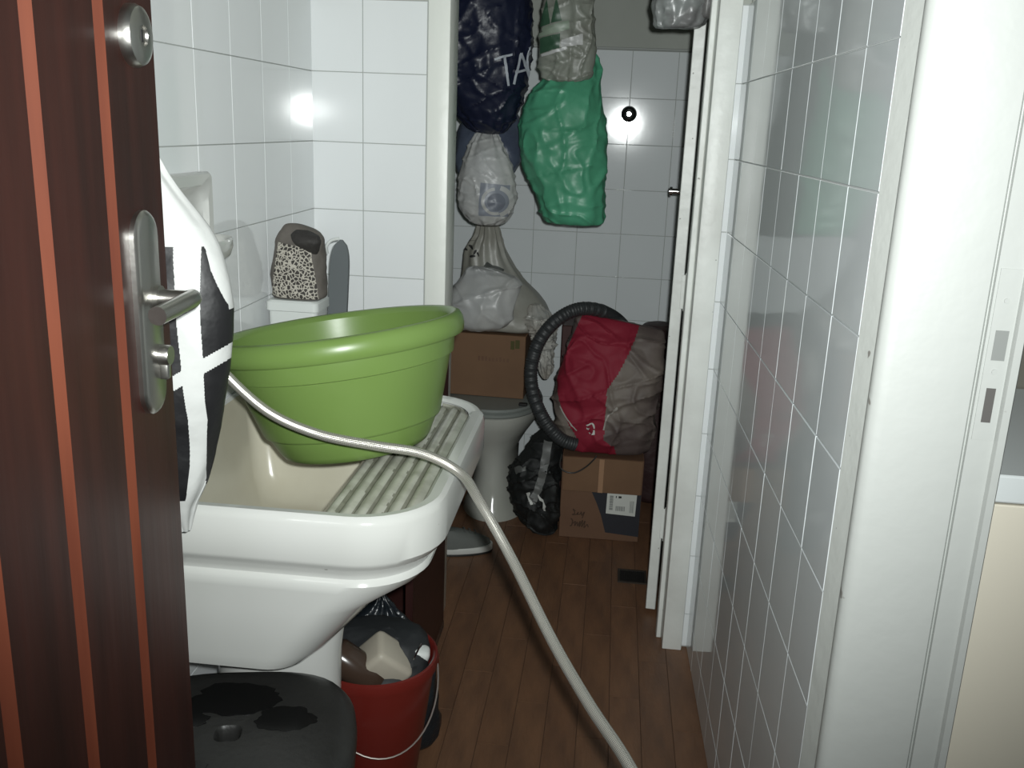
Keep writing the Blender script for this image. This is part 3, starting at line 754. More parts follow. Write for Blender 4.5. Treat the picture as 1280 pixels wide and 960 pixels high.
# ---------------------------------------------------------------- red bucket with its contents
bk = thing('red_bucket', 'red plastic bucket with wire handle on the floor below the sink', 'bucket', (-0.408, 1.615, 0.0))
bprof = [(0.001, 0.0), (0.070, 0.0), (0.074, 0.006), (0.115, 0.315), (0.121, 0.318), (0.123, 0.330), (0.121, 0.341), (0.117, 0.343), (0.1125, 0.339), (0.071, 0.012), (0.001, 0.010)]
bk_g = lathe(bprof, 56, cap0=False, cap1=False)
build('bucket_body', bk_g, M_RED_PL, bk, world=False, smooth=50)
hpth = [(0.122 * math.cos(a), 0.0 - 0.136 * math.sin(a), 0.312 - 0.115 * math.sin(a)) for a in [PI * i / 28 for i in range(29)]]
rotz = Matrix.Rotation(math.radians(22), 4, 'Z')
build('wire_handle', xf(tube(hpth, 0.0018, 8)[0], rotz), M_WIRE, bk, world=False)
for s in (1, -1): build('handle_lug', xf(box(s * 0.119 - 0.006, s * 0.119 + 0.006, -0.010, 0.010, 0.300, 0.326, 0.003), rotz), M_RED_PL, bk, world=False)
def soft_block(sx, sy, sz, bev): return box(-sx / 2, sx / 2, -sy / 2, sy / 2, -sz / 2, sz / 2, bev, 3)
o = build('soap_bar', soft_block(0.090, 0.075, 0.075, 0.012), M_SOAP, None, world=False); o.location = (-0.388, 1.60, 0.330); o.rotation_euler = (0.35, 0.72, 0.5)
tag(o, 'cream block of laundry soap sticking out of the red bucket', 'soap')
o = build('soap_piece', soft_block(0.04, 0.035, 0.045, 0.011), M_CONT, None, world=False); o.location = (-0.328, 1.64, 0.325); o.rotation_euler = (0.2, 0.3, 0.2)
tag(o, 'small white piece at the right side of the red bucket', 'soap')
o = build('wire_clip', tube([(0, 0, 0), (0.012, 0.0, 0.03), (0.018, 0.004, 0.045)], 0.0018, 6)[0], M_CHROME2, None, world=False); o.location = (-0.336, 1.61, 0.325)
tag(o, 'thin shiny metal wire end poking out of the red bucket', 'wire')
bt = thing('brown_bottle', 'glossy brown plastic bottle lying in the red bucket', 'bottle', (-0.478, 1.565, 0.362), rot=(0, math.radians(128), math.radians(10)))
build('bottle_body', lathe([(0.001, 0), (0.030, 0.0), (0.034, 0.006), (0.034, 0.085), (0.028, 0.105), (0.014, 0.118), (0.013, 0.13)], 28), M_BOTTLE, bt, world=False)
build('bottle_cap', lathe([(0.016, 0.126), (0.016, 0.146), (0.014, 0.149), (0.001, 0.149)], 20), M_BLACK_PL, bt, world=False)
tag(build('bucket_rag', bagshape([(0.014, -0.408, 1.615, 0.05, 0.05), (0.05, -0.408, 1.615, 0.066, 0.066), (0.15, -0.408, 1.615, 0.08, 0.08), (0.25, -0.408, 1.617, 0.094, 0.094), (0.30, -0.408, 1.632, 0.100, 0.080), (0.345, -0.410, 1.660, 0.096, 0.058), (0.368, -0.415, 1.672, 0.070, 0.035), (0.374, -0.415, 1.675, 0.02, 0.01)], n=80, m=50, wr=0.005, ws=22, seed=1.2, crease=0.8, cs=14), mat('blue_black_rag_cloth', (0.016, 0.018, 0.020), 0.6), None, origin=(-0.408, 1.615, 0.014)), 'blue black rag stuffed in the red bucket behind the soap', 'rag')

# ---------------------------------------------------------------- black stool
so = thing('black_stool', 'black plastic stool with a wet seat in front of the sink', 'stool', (-0.520, 1.168, 0.045), rot=(0, 0, math.radians(12)))
sp = [(0.172, 0.355), (0.184, 0.360), (0.188, 0.372), (0.186, 0.392), (0.176, 0.407), (0.160, 0.4145), (0.14, 0.417), (0.05, 0.4165), (0.020, 0.415), (0.0165, 0.410), (0.016, 0.39)]
build('seat', lathe(sp, 64, power=3.2, cap0=False, cap1=True), M_BLACK_PL, so, world=False, smooth=45)
build('skirt', lathe([(0.172, 0.355), (0.168, 0.36), (0.165, 0.38), (0.15, 0.40), (0.02, 0.405)], 64, power=3.2, cap0=False, cap1=False), M_BLACK_PL, so, world=False)
for sx in (-1, 1):
    for sy in (-1, 1):
        rings = []
        for z, k, wd in ((-0.045, 0.135, 0.020), (0.18, 0.124, 0.022), (0.36, 0.110, 0.026), (0.392, 0.106, 0.028)):
            rings.append([(sx * k + dx * wd, sy * k + dy * wd, z) for dx, dy in ((-1, -1), (1, -1), (1, 1), (-1, 1))])
        build('leg', loft(rings, True, True, True), M_BLACK_PL, so, world=False, smooth=None)
wp_ = []
for k, (cx, cy, r0) in enumerate(((-0.005, 0.085, 0.062), (0.080, 0.03, 0.040), (-0.090, 0.035, 0.038), (-0.045, -0.085, 0.03))):
    P = []; 
    for j in range(40):
        a = 2 * PI * j / 40; r = r0 * (1 + 0.45 * noise.noise(Vector((math.cos(a) * 1.3, math.sin(a) * 1.3, k * 4.1 + 1))) + 0.18 * noise.noise(Vector((math.cos(a) * 4, math.sin(a) * 4, k))))
        P.append((cx + 1.25 * r * math.cos(a), cy + 0.72 * r * math.sin(a)))
    V, F = prism(P, 0.4160, 0.41725 + 0.00005 * k); wp_.append((V, F))
for g_ in wp_: build('wet_patch', g_, M_WET, so, world=False)

# ---------------------------------------------------------------- toilet with its lid down
tl = thing('toilet', 'off white ceramic toilet with a closed grey lid', 'toilet', (-0.378, 3.20, 0.0))
def egg(cx, y_f, y_b, hw, z, n=40):
    P = []
    for j in range(n):
        a = 2 * PI * j / n; c, s = math.cos(a), math.sin(a)
        ymid = y_f + (y_b - y_f) * 0.52
        y = ymid + (s * (y_b - ymid) if s > 0 else s * (ymid - y_f))
        k = abs(c) ** (0.9 if s < 0 else 0.6) * (1 if c > 0 else -1)
        P.append((cx + hw * k, y, z))
    return P
TX = -0.378
tb = [egg(TX + 0.012, 3.05, 3.42, 0.118, 0.0), egg(TX + 0.012, 3.055, 3.42, 0.112, 0.02), egg(TX + 0.010, 3.09, 3.42, 0.088, 0.07), egg(TX + 0.008, 3.10, 3.42, 0.076, 0.16), egg(TX + 0.004, 3.085, 3.43, 0.082, 0.235),
      egg(TX, 3.045, 3.44, 0.118, 0.295), egg(TX, 3.005, 3.45, 0.150, 0.345), egg(TX, 2.988, 3.455, 0.163, 0.378), egg(TX, 2.984, 3.458, 0.165, 0.394), egg(TX, 2.992, 3.45, 0.158, 0.399)]
build('bowl', loft(tb, True, True, True), M_TOILET, tl, smooth=50)
build('seat', loft([egg(TX, 2.985, 3.40, 0.166, 0.3995), egg(TX, 2.980, 3.405, 0.170, 0.404), egg(TX, 2.980, 3.405, 0.170, 0.413), egg(TX, 2.986, 3.40, 0.165, 0.417)], True, True, True), M_SEAT, tl, smooth=40)
ld_ = build('lid', loft([egg(TX, 2.988, 3.40, 0.164, 0.4175), egg(TX, 2.986, 3.402, 0.166, 0.422), egg(TX, 2.990, 3.398, 0.162, 0.429), egg(TX, 3.02, 3.37, 0.13, 0.432)], True, True, True), M_SEAT, tl, smooth=40)
sub('lid_button', box(TX + 0.098, TX + 0.128, 3.055, 3.075, 0.4295, 0.440, 0.004, 2), M_DARK, ld_, tl)
build('cistern', box(TX - 0.21, TX + 0.10, 3.46, 3.61, 0.38, 0.74, 0.02, 3), M_TOILET, tl)

# cardboard box standing on the lid
b1 = thing('cardboard_box', 'brown cardboard box standing on the toilet lid under plastic bags', 'box', (-0.40, 3.25, 0.433), rot=(0, 0, math.radians(-2)))
build('box_body', box(-0.145, 0.133, -0.115, 0.19, 0.0, 0.222, 0.002), M_CARD, b1, world=False)
build('printed_mark', join(box(0.098, 0.113, -0.1158, -0.115, 0.178, 0.208), box(0.082, 0.0955, -0.1158, -0.115, 0.174, 0.204)), M_OLIVE, b1, world=False, smooth=None)
build('faint_lettering', join(*[box(-0.03 + i * 0.0125, -0.03 + i * 0.0125 + random.uniform(0.006, 0.010), -0.1157, -0.115, 0.128, 0.128 + random.choice((0.012, 0.016))) for i in range(9)]), M_CARD_D, b1, world=False, smooth=None)
# grey sack tapering to a twisted neck, on the box
gs = bagshape([(0.658, -0.345, 3.26, 0.13, 0.10), (0.668, -0.345, 3.26, 0.155, 0.12), (0.70, -0.35, 3.26, 0.155, 0.12), (0.76, -0.37, 3.26, 0.145, 0.10), (0.84, -0.41, 3.25, 0.105, 0.075), (0.92, -0.43, 3.24, 0.075, 0.05), (0.99, -0.425, 3.22, 0.042, 0.03), (1.04, -0.43, 3.21, 0.026, 0.02), (1.10, -0.445, 3.20, 0.035, 0.018), (1.14, -0.455, 3.20, 0.03, 0.012), (1.15, -0.455, 3.20, 0.006, 0.004)], wr=0.008, ws=11, seed=4.4, pleat=(11, 0.007, 0.05))
sg = thing('grey_sack', 'grey beige plastic sack with black leaf print and twisted neck on the box', 'sack', (-0.36, 3.26, 0.656))
build('sack_body', gs, M_SACK, sg); bv = bvh_of(gs)
lv = []
for (x, z, s, a) in ((-0.505, 0.985, 0.030, 0.4), (-0.49, 0.965, 0.024, 1.6), (-0.478, 0.94, 0.022, 2.5), (-0.50, 0.93, 0.020, 3.0), (-0.462, 0.925, 0.018, 1.1), (-0.452, 0.918, 0.016, 2.2), (-0.47, 0.91, 0.02, 0.2)):
    lv.append(stroke([(x - s * 0.5 * math.cos(a), z - s * 0.5 * math.sin(a)), (x, z + 0.002), (x + s * 0.5 * math.cos(a), z + s * 0.5 * math.sin(a))], s * 0.42, 10, True))
build('leaf_print', drape(*join2(*lv), bv, 0.0015), M_INK, sg)
build('printed_band', drape(*stroke([(-0.425, 0.888), (-0.405, 0.876), (-0.385, 0.872), (-0.365, 0.862)], 0.020, 24), bv, 0.0015), mat('faded_dark_print', (0.06, 0.065, 0.06), 0.6), sg)
tag(build('white_plastic_bag', bagshape([(0.672, -0.44, 3.125, 0.05, 0.03), (0.69, -0.435, 3.120, 0.10, 0.05), (0.74, -0.43, 3.115, 0.115, 0.055), (0.80, -0.415, 3.120, 0.11, 0.05), (0.845, -0.40, 3.130, 0.10, 0.035), (0.875, -0.43, 3.140, 0.05, 0.018), (0.885, -0.45, 3.140, 0.01, 0.006)], n=120, m=100, wr=0.008, ws=8, seed=6.2, pleat=(9, 0.004, 0.1), crease=0.6, cs=6), M_WBAG, None, origin=(-0.43, 3.12, 0.67)), 'crumpled white plastic bag lying against the grey sack on the cardboard box', 'bag')
tag(build('clear_plastic_wrap', bagshape([(0.50, -0.20, 3.19, 0.008, 0.02), (0.53, -0.205, 3.20, 0.022, 0.04), (0.60, -0.212, 3.21, 0.030, 0.07), (0.66, -0.22, 3.21, 0.038, 0.09), (0.71, -0.235, 3.20, 0.04, 0.08), (0.75, -0.25, 3.20, 0.022, 0.03), (0.76, -0.25, 3.20, 0.004, 0.006)], n=90, m=80, wr=0.009, ws=24, seed=9.1, pleat=(13, 0.005, 0.2), crease=1.0, cs=14), M_CLEAR, None, origin=(-0.21, 3.2, 0.50)), 'clear crumpled plastic wrap draped over the right side of the toilet box', 'plastic wrap')

# ---------------------------------------------------------------- vacuum hose, black bag, maroon box
ring = catmull([(-0.075, 2.945, 0.345), (-0.125, 2.935, 0.365), (-0.178, 2.935, 0.42), (-0.220, 2.945, 0.50), (-0.235, 2.96, 0.585), (-0.215, 2.97, 0.675), (-0.165, 2.985, 0.745), (-0.10, 3.01, 0.782), (-0.03, 3.06, 0.775), (0.03, 3.13, 0.735), (0.075, 3.20, 0.67), (0.09, 3.24, 0.58), (0.08, 3.27, 0.45)], 300)
vg, _ = tube(ring, 0.02, 18, radf=lambda d, u: 0.0215 + 0.0014 * math.sin(d * 2 * PI / 0.0085))
vc = thing('vacuum_cleaner_hose', 'thick dark grey ribbed vacuum hose coiled in a ring beside the red bag', 'hose', (-0.07, 3.05, 0.34))
build('hose', vg, M_HOSEB, vc, smooth=60)
build('hose_end', tube([(0.08, 3.27, 0.46), (0.08, 3.275, 0.38), (0.08, 3.28, 0.345)], 0.027, 18)[0], M_BLACK_PL, vc)
bb = thing('black_backpack', 'black cloth bag slumped between the toilet and the cardboard box', 'bag', (-0.20, 3.02, 0.0))
gbk = bagshape([(0.003, -0.175, 3.02, 0.03, 0.05), (0.03, -0.180, 3.02, 0.052, 0.075), (0.12, -0.205, 3.02, 0.082, 0.09), (0.20, -0.212, 3.03, 0.085, 0.085), (0.28, -0.188, 3.04, 0.060, 0.07), (0.34, -0.172, 3.05, 0.036, 0.04), (0.365, -0.168, 3.05, 0.01, 0.01)], n=110, m=100, wr=0.012, ws=11, seed=2.7, crease=0.8, cs=8)
build('bag_body', gbk, M_BLKBAG, bb); bv = bvh_of(gbk)
build('strap', drape(*stroke([(-0.170, 0.335), (-0.176, 0.26), (-0.19, 0.19), (-0.21, 0.135)], 0.026, 30), bv, 0.004), M_STRAP, bb)
build('buckle', drape(*stroke([(-0.225, 0.175), (-0.21, 0.13)], 0.008, 8), bv, 0.006), M_SHOEW, bb)
build('cord', drape(*stroke([(-0.19, 0.165), (-0.175, 0.14), (-0.165, 0.11)], 0.006, 12), bv, 0.005), M_SHOEW, bb)
build('white_tag', drape(*stroke([(-0.272, 0.225), (-0.255, 0.24), (-0.235, 0.245)], 0.014, 12), bv, 0.003), M_STRAP, bb)
mb = thing('maroon_box', 'dark maroon box standing behind the vacuum hose against the rear wall', 'box', (-0.09, 3.45, 0.0))
build('box_body', box(-0.16, 0.02, 3.36, 3.58, 0.0, 0.655, 0.003), M_MAROON, mb)
build('box_flap', box(-0.158, 0.018, 3.352, 3.359, 0.56, 0.654, 0.001), M_MAROON, mb)
tag(build('dark_cloth_bag', bagshape([(0.004, 0.20, 3.43, 0.08, 0.09), (0.05, 0.20, 3.43, 0.115, 0.125), (0.30, 0.20, 3.43, 0.12, 0.13), (0.52, 0.20, 3.43, 0.11, 0.12), (0.62, 0.20, 3.43, 0.09, 0.10), (0.665, 0.19, 3.43, 0.05, 0.05), (0.67, 0.19, 3.43, 0.01, 0.01)], wr=0.012, ws=9, seed=5.5), mat('dark_maroon_cloth', (0.035, 0.014, 0.014), 0.6, bump=(20, 0.3, 0.02)), None, origin=(0.2, 3.43, 0.004)), 'dark cloth bag standing in the rear right corner behind the door leaf', 'bag')

# ---------------------------------------------------------------- cardboard box with label, red bag on it, cable
b2 = thing('labelled_cardboard_box', 'brown cardboard box with dark print and a white barcode label on the floor', 'box', (0.018, 2.98, 0.0), rot=(0, 0, math.radians(0.5)))
build('box_body', box(-0.135, 0.135, 0.0, 0.27, 0.0, 0.292, 0.002), M_CARD_D, b2, world=False)
fpt = box(-0.131, 0.131, -0.006, -0.0012, 0.172, 0.292, 0.001)
build('top_flap', fpt, M_CARD, b2, world=False)
def flat(poly, y): n = len(poly); return [(x, y, z) for x, z in poly] + [(x, y + 0.0006, z) for x, z in poly], [tuple(range(n)), tuple(range(2 * n - 1, n - 1, -1))] + [(i, n + i, n + (i + 1) % n, (i + 1) % n) for i in range(n)]
build('dark_print', flat([(0.022, 0.028), (0.134, 0.020), (0.134, 0.172), (-0.032, 0.172), (-0.012, 0.13), (0.004, 0.09)], -0.0008), M_BLKPRINT, b2, world=False, smooth=None)
lb = build('shipping_label', flat([(0.020, 0.098), (0.118, 0.094), (0.120, 0.172), (0.021, 0.172)], -0.0018), M_LABEL, b2, world=False, smooth=None)
bars = []
z = 0.112
while z < 0.160:
    h_ = random.uniform(0.0012, 0.0035); bars.append(box(0.030, 0.042, -0.0024, -0.0018, z, z + h_)); z += h_ + random.uniform(0.0008, 0.002)
x = 0.052
while x < 0.082:
    wd = random.uniform(0.001, 0.003); bars.append(box(x, x + wd, -0.0024, -0.0018, 0.110, 0.127)); x += wd + random.uniform(0.0008, 0.002)
x = 0.098
while x < 0.113:
    wd = random.uniform(0.001, 0.002); bars.append(box(x, x + wd, -0.0024, -0.0018, 0.106, 0.148)); x += wd + random.uniform(0.0012, 0.002)
sub('barcode', join(*bars), M_INKGREY, lb, b2, smooth=None, world=False)
sub('label_mark', join(box(0.050, 0.053, -0.0025, -0.0018, 0.156, 0.163), box(0.059, 0.069, -0.0025, -0.0018, 0.156, 0.163)), M_INK, lb, b2, smooth=None, world=False)
def scrawl(pts, wd): V, F = stroke(pts, wd, len(pts) * 8); return [(x, -0.0012, z) for x, z in V], F
hw_ = [scrawl([(-0.082, 0.098), (-0.090, 0.104), (-0.084, 0.090), (-0.092, 0.084), (-0.078, 0.086), (-0.072, 0.094), (-0.076, 0.086), (-0.066, 0.088), (-0.062, 0.096), (-0.060, 0.084), (-0.052, 0.096), (-0.058, 0.074)], 0.0035),
       scrawl([(-0.096, 0.070), (-0.090, 0.062), (-0.092, 0.046), (-0.098, 0.042)], 0.0045), scrawl([(-0.088, 0.052), (-0.080, 0.060), (-0.082, 0.044), (-0.074, 0.058), (-0.072, 0.044), (-0.064, 0.062), (-0.066, 0.042), (-0.056, 0.066), (-0.058, 0.042), (-0.048, 0.064), (-0.050, 0.040), (-0.040, 0.052), (-0.036, 0.042)], 0.0035)]
build('handwriting', join(*hw_), M_CARDPRINT, b2, world=False)
build('packing_tape', box(-0.012, 0.004, -0.0066, -0.006, 0.172, 0.290), mat('tan_tape', (0.36, 0.21, 0.12), 0.35), b2, world=False, smooth=None)

gr = bagshape([(0.298, 0.02, 3.09, 0.11, 0.07), (0.306, 0.02, 3.09, 0.140, 0.09), (0.36, 0.014, 3.08, 0.160, 0.10), (0.45, 0.010, 3.075, 0.168, 0.10), (0.56, 0.024, 3.07, 0.166, 0.09), (0.65, 0.038, 3.08, 0.156, 0.07), (0.715, 0.046, 3.085, 0.146, 0.042), (0.738, 0.047, 3.085, 0.135, 0.022), (0.742, 0.047, 3.085, 0.10, 0.008)], n=260, m=180, wr=0.008, ws=6.5, power=3.4, seed=7.7, crease=0.9, cs=6)
def fold(v):
    p = Vector(v); u = max(0.0, (p.z - 0.45) / 0.29)
    p.z += -0.16 * (p.x - 0.04) * u
    cr = abs(noise.noise(Vector((p.x * 9 + p.z * 6, p.z * 13 - p.x * 5, 2.3)))); p.y += 0.016 * (0.3 - cr) * (1 if p.y < 3.08 else -1)
    p.y += -0.010 * max(0.0, 1 - abs(p.z - 0.50 - 0.1 * (p.x - 0.0)) / 0.03) * (1 if p.y < 3.06 else 0)
    return p
gr = ([fold(v) for v in gr[0]], gr[1])
rb = thing('red_bag', 'crumpled bag with crimson front panel and taupe sides on the labelled box', 'bag', (0.02, 3.07, 0.296))
bv = bvh_of(gr)
LZL = [(0.30, -0.10), (0.34, -0.10), (0.355, -0.075), (0.39, -0.095), (0.45, -0.132), (0.53, -0.155), (0.58, -0.145), (0.65, -0.125), (0.76, -0.080)]
LZR = [(0.30, 0.06), (0.335, 0.05), (0.36, 0.012), (0.39, 0.016), (0.45, 0.014), (0.53, 0.014), (0.58, 0.046), (0.65, 0.078), (0.76, 0.118)]
rv = [Vector(v) for v in gr[0]]; red_f = []; tau_f = []
for f in gr[1]:
    c = sum((rv[i] for i in f), Vector()) / len(f)
    (red_f if c.y < 3.075 and lerp(LZL, c.z) < c.x < lerp(LZR, c.z) else tau_f).append(f)
build('bag_body', subset(rv, tau_f), M_TAUPE, rb, smooth=50)
build('red_panel', subset(rv, red_f), M_REDBAG, rb, smooth=50)
build('white_logo', drape(*join2(stroke([(-0.042, 0.408), (-0.032, 0.416), (-0.022, 0.410), (-0.020, 0.398)], 0.007, 14), stroke([(-0.044, 0.398), (-0.034, 0.396)], 0.006, 6), stroke([(-0.022, 0.392), (-0.020, 0.376)], 0.006, 8), stroke([(-0.034, 0.384), (-0.028, 0.380)], 0.005, 6)), bv, 0.005), M_LABEL, rb)
build('edge_seam', drape(*stroke([(-0.135, 0.46), (-0.12, 0.435), (-0.10, 0.41), (-0.075, 0.385)], 0.004, 20), bv, 0.004), M_CLEAR, rb)
build('edge_seam', drape(*stroke([(0.012, 0.395), (0.018, 0.43), (0.032, 0.455), (0.05, 0.475)], 0.005, 20), bv, 0.004), M_CLEAR, rb)
cab_p = catmull([(-0.12, 2.972, 0.30), (-0.125, 2.966, 0.262), (-0.108, 2.964, 0.243), (-0.075, 2.964, 0.240), (-0.04, 2.964, 0.262), (-0.015, 2.962, 0.29), (-0.005, 2.966, 0.305)], 50)
tag(build('thin_cable', tube(cab_p, 0.0026, 8)[0], M_BLACK_PL, None, origin=cab_p[0]), 'thin black cable looping down over the labelled box flap', 'cable')

# ---------------------------------------------------------------- bags hanging from a rail in the bathroom
rail = thing('hanging_rail', 'white rail across the bathroom from which the bags hang', 'rail', (-0.2, 3.02, 1.95))
build('rod', tube([(-0.752, 3.02, 1.97), (0.38, 3.02, 1.97)], 0.011, 14)[0], M_PAINT, rail)
for x in (-0.749, 0.371): build('end_flange', tube([(x, 3.02, 1.97), (x + 0.008, 3.02, 1.97)], 0.026, 18)[0], M_PAINT, rail)
def strap_up(x, y, z, m, parent, x2=None, wd=0.006):
    x2 = x if x2 is None else x2
    return build('handle', tube(catmull([(x, y, z), ((x + x2) / 2, (y + 3.0) / 2, (z + 1.96) / 2), (x2, 3.006, 1.95), (x2, 3.02, 1.986), (x2, 3.034, 1.95)], 20), wd, 8)[0], m, parent)
gn = bagshape([(1.318, -0.392, 2.95, 0.012, 0.012), (1.33, -0.395, 2.95, 0.05, 0.045), (1.37, -0.405, 2.95, 0.085, 0.075), (1.43, -0.415, 2.95, 0.118, 0.10), (1.50, -0.42, 2.95, 0.135, 0.11), (1.58, -0.42, 2.95, 0.143, 0.11), (1.68, -0.425, 2.95, 0.143, 0.11), (1.78, -0.43, 2.96, 0.12, 0.09), (1.85, -0.43, 2.98, 0.06, 0.05), (1.90, -0.43, 3.0, 0.02, 0.02), (1.93, -0.43, 3.0, 0.03, 0.02)], n=130, m=130, wr=0.006, ws=11, seed=1.9, pleat=(12, 0.006, 0), crease=0.9, cs=9)
nb = thing('navy_bag', 'navy blue plastic bag lettered in white marker hanging behind the door post', 'bag', (-0.42, 2.95, 1.318))
build('bag_body', gn, M_NAVY, nb); bv = bvh_of(gn)
tw = 0.0062
build('lettering', drape(*join2(stroke([(-0.372, 1.527), (-0.348, 1.536), (-0.323, 1.544)], tw, 12), stroke([(-0.345, 1.537), (-0.337, 1.50), (-0.332, 1.458)], tw, 16),
      stroke([(-0.318, 1.463), (-0.309, 1.507), (-0.301, 1.551)], tw, 16), stroke([(-0.301, 1.551), (-0.289, 1.515), (-0.277, 1.477)], tw, 16), stroke([(-0.311, 1.496), (-0.287, 1.506)], tw, 8),
      stroke([(-0.262, 1.566), (-0.274, 1.566), (-0.284, 1.545), (-0.284, 1.517), (-0.274, 1.494), (-0.260, 1.490)], tw, 24)), bv, 0.003), M_TAC, nb)
strap_up(-0.43, 3.0, 1.92, M_NAVY, nb)
gsb = bagshape([(1.17, -0.43, 3.06, 0.02, 0.02), (1.19, -0.42, 3.06, 0.08, 0.05), (1.25, -0.41, 3.07, 0.104, 0.055), (1.32, -0.41, 3.09, 0.10, 0.05), (1.37, -0.41, 3.11, 0.09, 0.04), (1.44, -0.42, 3.12, 0.06, 0.03), (1.60, -0.44, 3.10, 0.02, 0.01), (1.9, -0.45, 3.065, 0.015, 0.01), (1.95, -0.45, 3.045, 0.012, 0.008)], wr=0.009, ws=14, seed=3.3, pleat=(9, 0.006, 0.1))
tag(build('slate_bag', gsb, M_SLATE, None, origin=(-0.41, 3.06, 1.17)), 'slate blue film bag hanging below the navy bag behind the white one', 'bag')
gw_ = bagshape([(1.045, -0.385, 2.93, 0.012, 0.012), (1.053, -0.388, 2.93, 0.045, 0.04), (1.085, -0.39, 2.93, 0.075, 0.06), (1.14, -0.392, 2.93, 0.088, 0.068), (1.20, -0.395, 2.93, 0.083, 0.06), (1.26, -0.40, 2.935, 0.062, 0.045), (1.31, -0.402, 2.95, 0.036, 0.018), (1.33, -0.402, 2.965, 0.02, 0.008)], n=120, m=100, wr=0.004, ws=15, seed=2.2, pleat=(10, 0.006, 0.05), crease=0.9, cs=11)
wb = thing('white_logo_bag', 'white plastic bag with a round grey logo hanging under the navy bag', 'bag', (-0.39, 2.93, 1.045))
build('bag_body', gw_, M_WBAG, wb); bv = bvh_of(gw_)
build('logo_ground', drape(*patch([(-0.408, 1.080), (-0.322, 1.078), (-0.318, 1.172), (-0.404, 1.178)], 14, 14), bv, 0.0015), M_LOGOGREY, wb)
arc = [(-0.358 + 0.037 * math.cos(a), 1.124 + 0.036 * math.sin(a)) for a in [math.radians(95 + i * 10) for i in range(0, 20)]]
arc2 = [(-0.357 + 0.043 * math.cos(a), 1.124 + 0.041 * math.sin(a)) for a in [math.radians(-75 + i * 10) for i in range(0, 16)]]
build('logo_ring', drape(*join2(stroke(arc, 0.009, 60), stroke(arc2, 0.013, 50)), bv, 0.003), M_WBAG, wb)
build('logo_dot', drape(*disc2(-0.356, 1.122, 0.026), bv, 0.003), mat('darker_grey_print', (0.15, 0.165, 0.20), 0.4), wb)
build('handle', tube(catmull([(-0.402, 2.965, 1.325), (-0.41, 3.04, 1.40), (-0.42, 3.09, 1.55), (-0.40, 3.09, 1.80), (-0.39, 3.05, 1.95), (-0.39, 3.02, 1.986), (-0.39, 3.0, 1.95)], 30), 0.005, 8)[0], M_WBAG, wb)
gg = bagshape([(1.062, -0.125, 2.94, 0.06, 0.04), (1.066, -0.125, 2.94, 0.084, 0.06), (1.09, -0.127, 2.94, 0.096, 0.075), (1.15, -0.138, 2.94, 0.105, 0.085), (1.22, -0.158, 2.94, 0.120, 0.092), (1.30, -0.170, 2.94, 0.128, 0.095), (1.37, -0.170, 2.94, 0.124, 0.09), (1.43, -0.168, 2.945, 0.108, 0.08), (1.48, -0.155, 2.955, 0.085, 0.06), (1.53, -0.135, 2.98, 0.062, 0.035), (1.60, -0.135, 3.0, 0.03, 0.02), (1.70, -0.13, 3.0, 0.016, 0.012), (1.72, -0.13, 3.0, 0.006, 0.005)], n=150, m=150, wr=0.006, ws=9, seed=6.6, pleat=(11, 0.008, 0.02), power=2.2, crease=0.8, cs=7)
gbg = thing('green_bag', 'full green plastic bag hanging in the bathroom beside the shower valve', 'bag', (-0.15, 2.94, 1.062))
build('bag_body', gg, M_GREENBAG, gbg)
strap_up(-0.13, 3.0, 1.70, M_GREENBAG, gbg)
gsh = bagshape([(1.475, -0.173, 2.905, 0.036, 0.008), (1.49, -0.168, 2.905, 0.071, 0.018), (1.55, -0.166, 2.905, 0.080, 0.026), (1.62, -0.168, 2.905, 0.078, 0.030), (1.70, -0.174, 2.91, 0.071, 0.032), (1.78, -0.178, 2.93, 0.046, 0.03), (1.86, -0.178, 2.97, 0.016, 0.02), (1.90, -0.178, 2.99, -0.002, 0.01)], n=120, m=110, wr=0.004, ws=12, seed=8.8, crease=1.2, cs=10, pleat=(9, 0.006, 0.05))
sb = thing('printed_shopper', 'pale shopping bag printed with green triangles above the green bag', 'bag', (-0.19, 2.90, 1.475))
build('bag_body', gsh, M_SHOP, sb); bv = bvh_of(gsh)
def tri(a, b, c): return patch([a, b, c, c], 6, 8)
build('triangle_print', drape(*tri((-0.250, 1.622), (-0.218, 1.632), (-0.232, 1.70)), bv, 0.002), M_SHOPGREEN, sb)
build('triangle_print', drape(*tri((-0.216, 1.633), (-0.185, 1.640), (-0.204, 1.705)), bv, 0.002), M_SHOPGREEN, sb)
build('pale_print', drape(*patch([(-0.250, 1.594), (-0.162, 1.618), (-0.164, 1.642), (-0.250, 1.618)], 10, 4), bv, 0.002), M_SHOPLIGHT, sb)
build('green_block', drape(*patch([(-0.244, 1.550), (-0.188, 1.568), (-0.188, 1.606), (-0.246, 1.592)], 8, 6), bv, 0.002), M_SHOPGREEN, sb)
build('white_line', drape(*stroke([(-0.240, 1.545), (-0.202, 1.557), (-0.167, 1.568)], 0.008, 12), bv, 0.002), M_WBAG, sb)
build('white_block', drape(*patch([(-0.184, 1.570), (-0.122, 1.578), (-0.124, 1.608), (-0.184, 1.588)], 8, 5), bv, 0.002), M_WBAG, sb)
strap_up(-0.20, 2.99, 1.89, M_SHOP, sb)
gt = bagshape([(1.588, 0.115, 2.46, 0.03, 0.016), (1.592, 0.12, 2.46, 0.05, 0.028), (1.61, 0.125, 2.46, 0.062, 0.034), (1.66, 0.13, 2.46, 0.068, 0.038), (1.72, 0.13, 2.46, 0.066, 0.038), (1.80, 0.14, 2.47, 0.05, 0.028), (1.95, 0.17, 2.49, 0.02, 0.012), (2.03, 0.178, 2.50, 0.012, 0.01)], n=72, m=50, wr=0.009, ws=24, seed=9.9, pleat=(9, 0.006, 0.25))
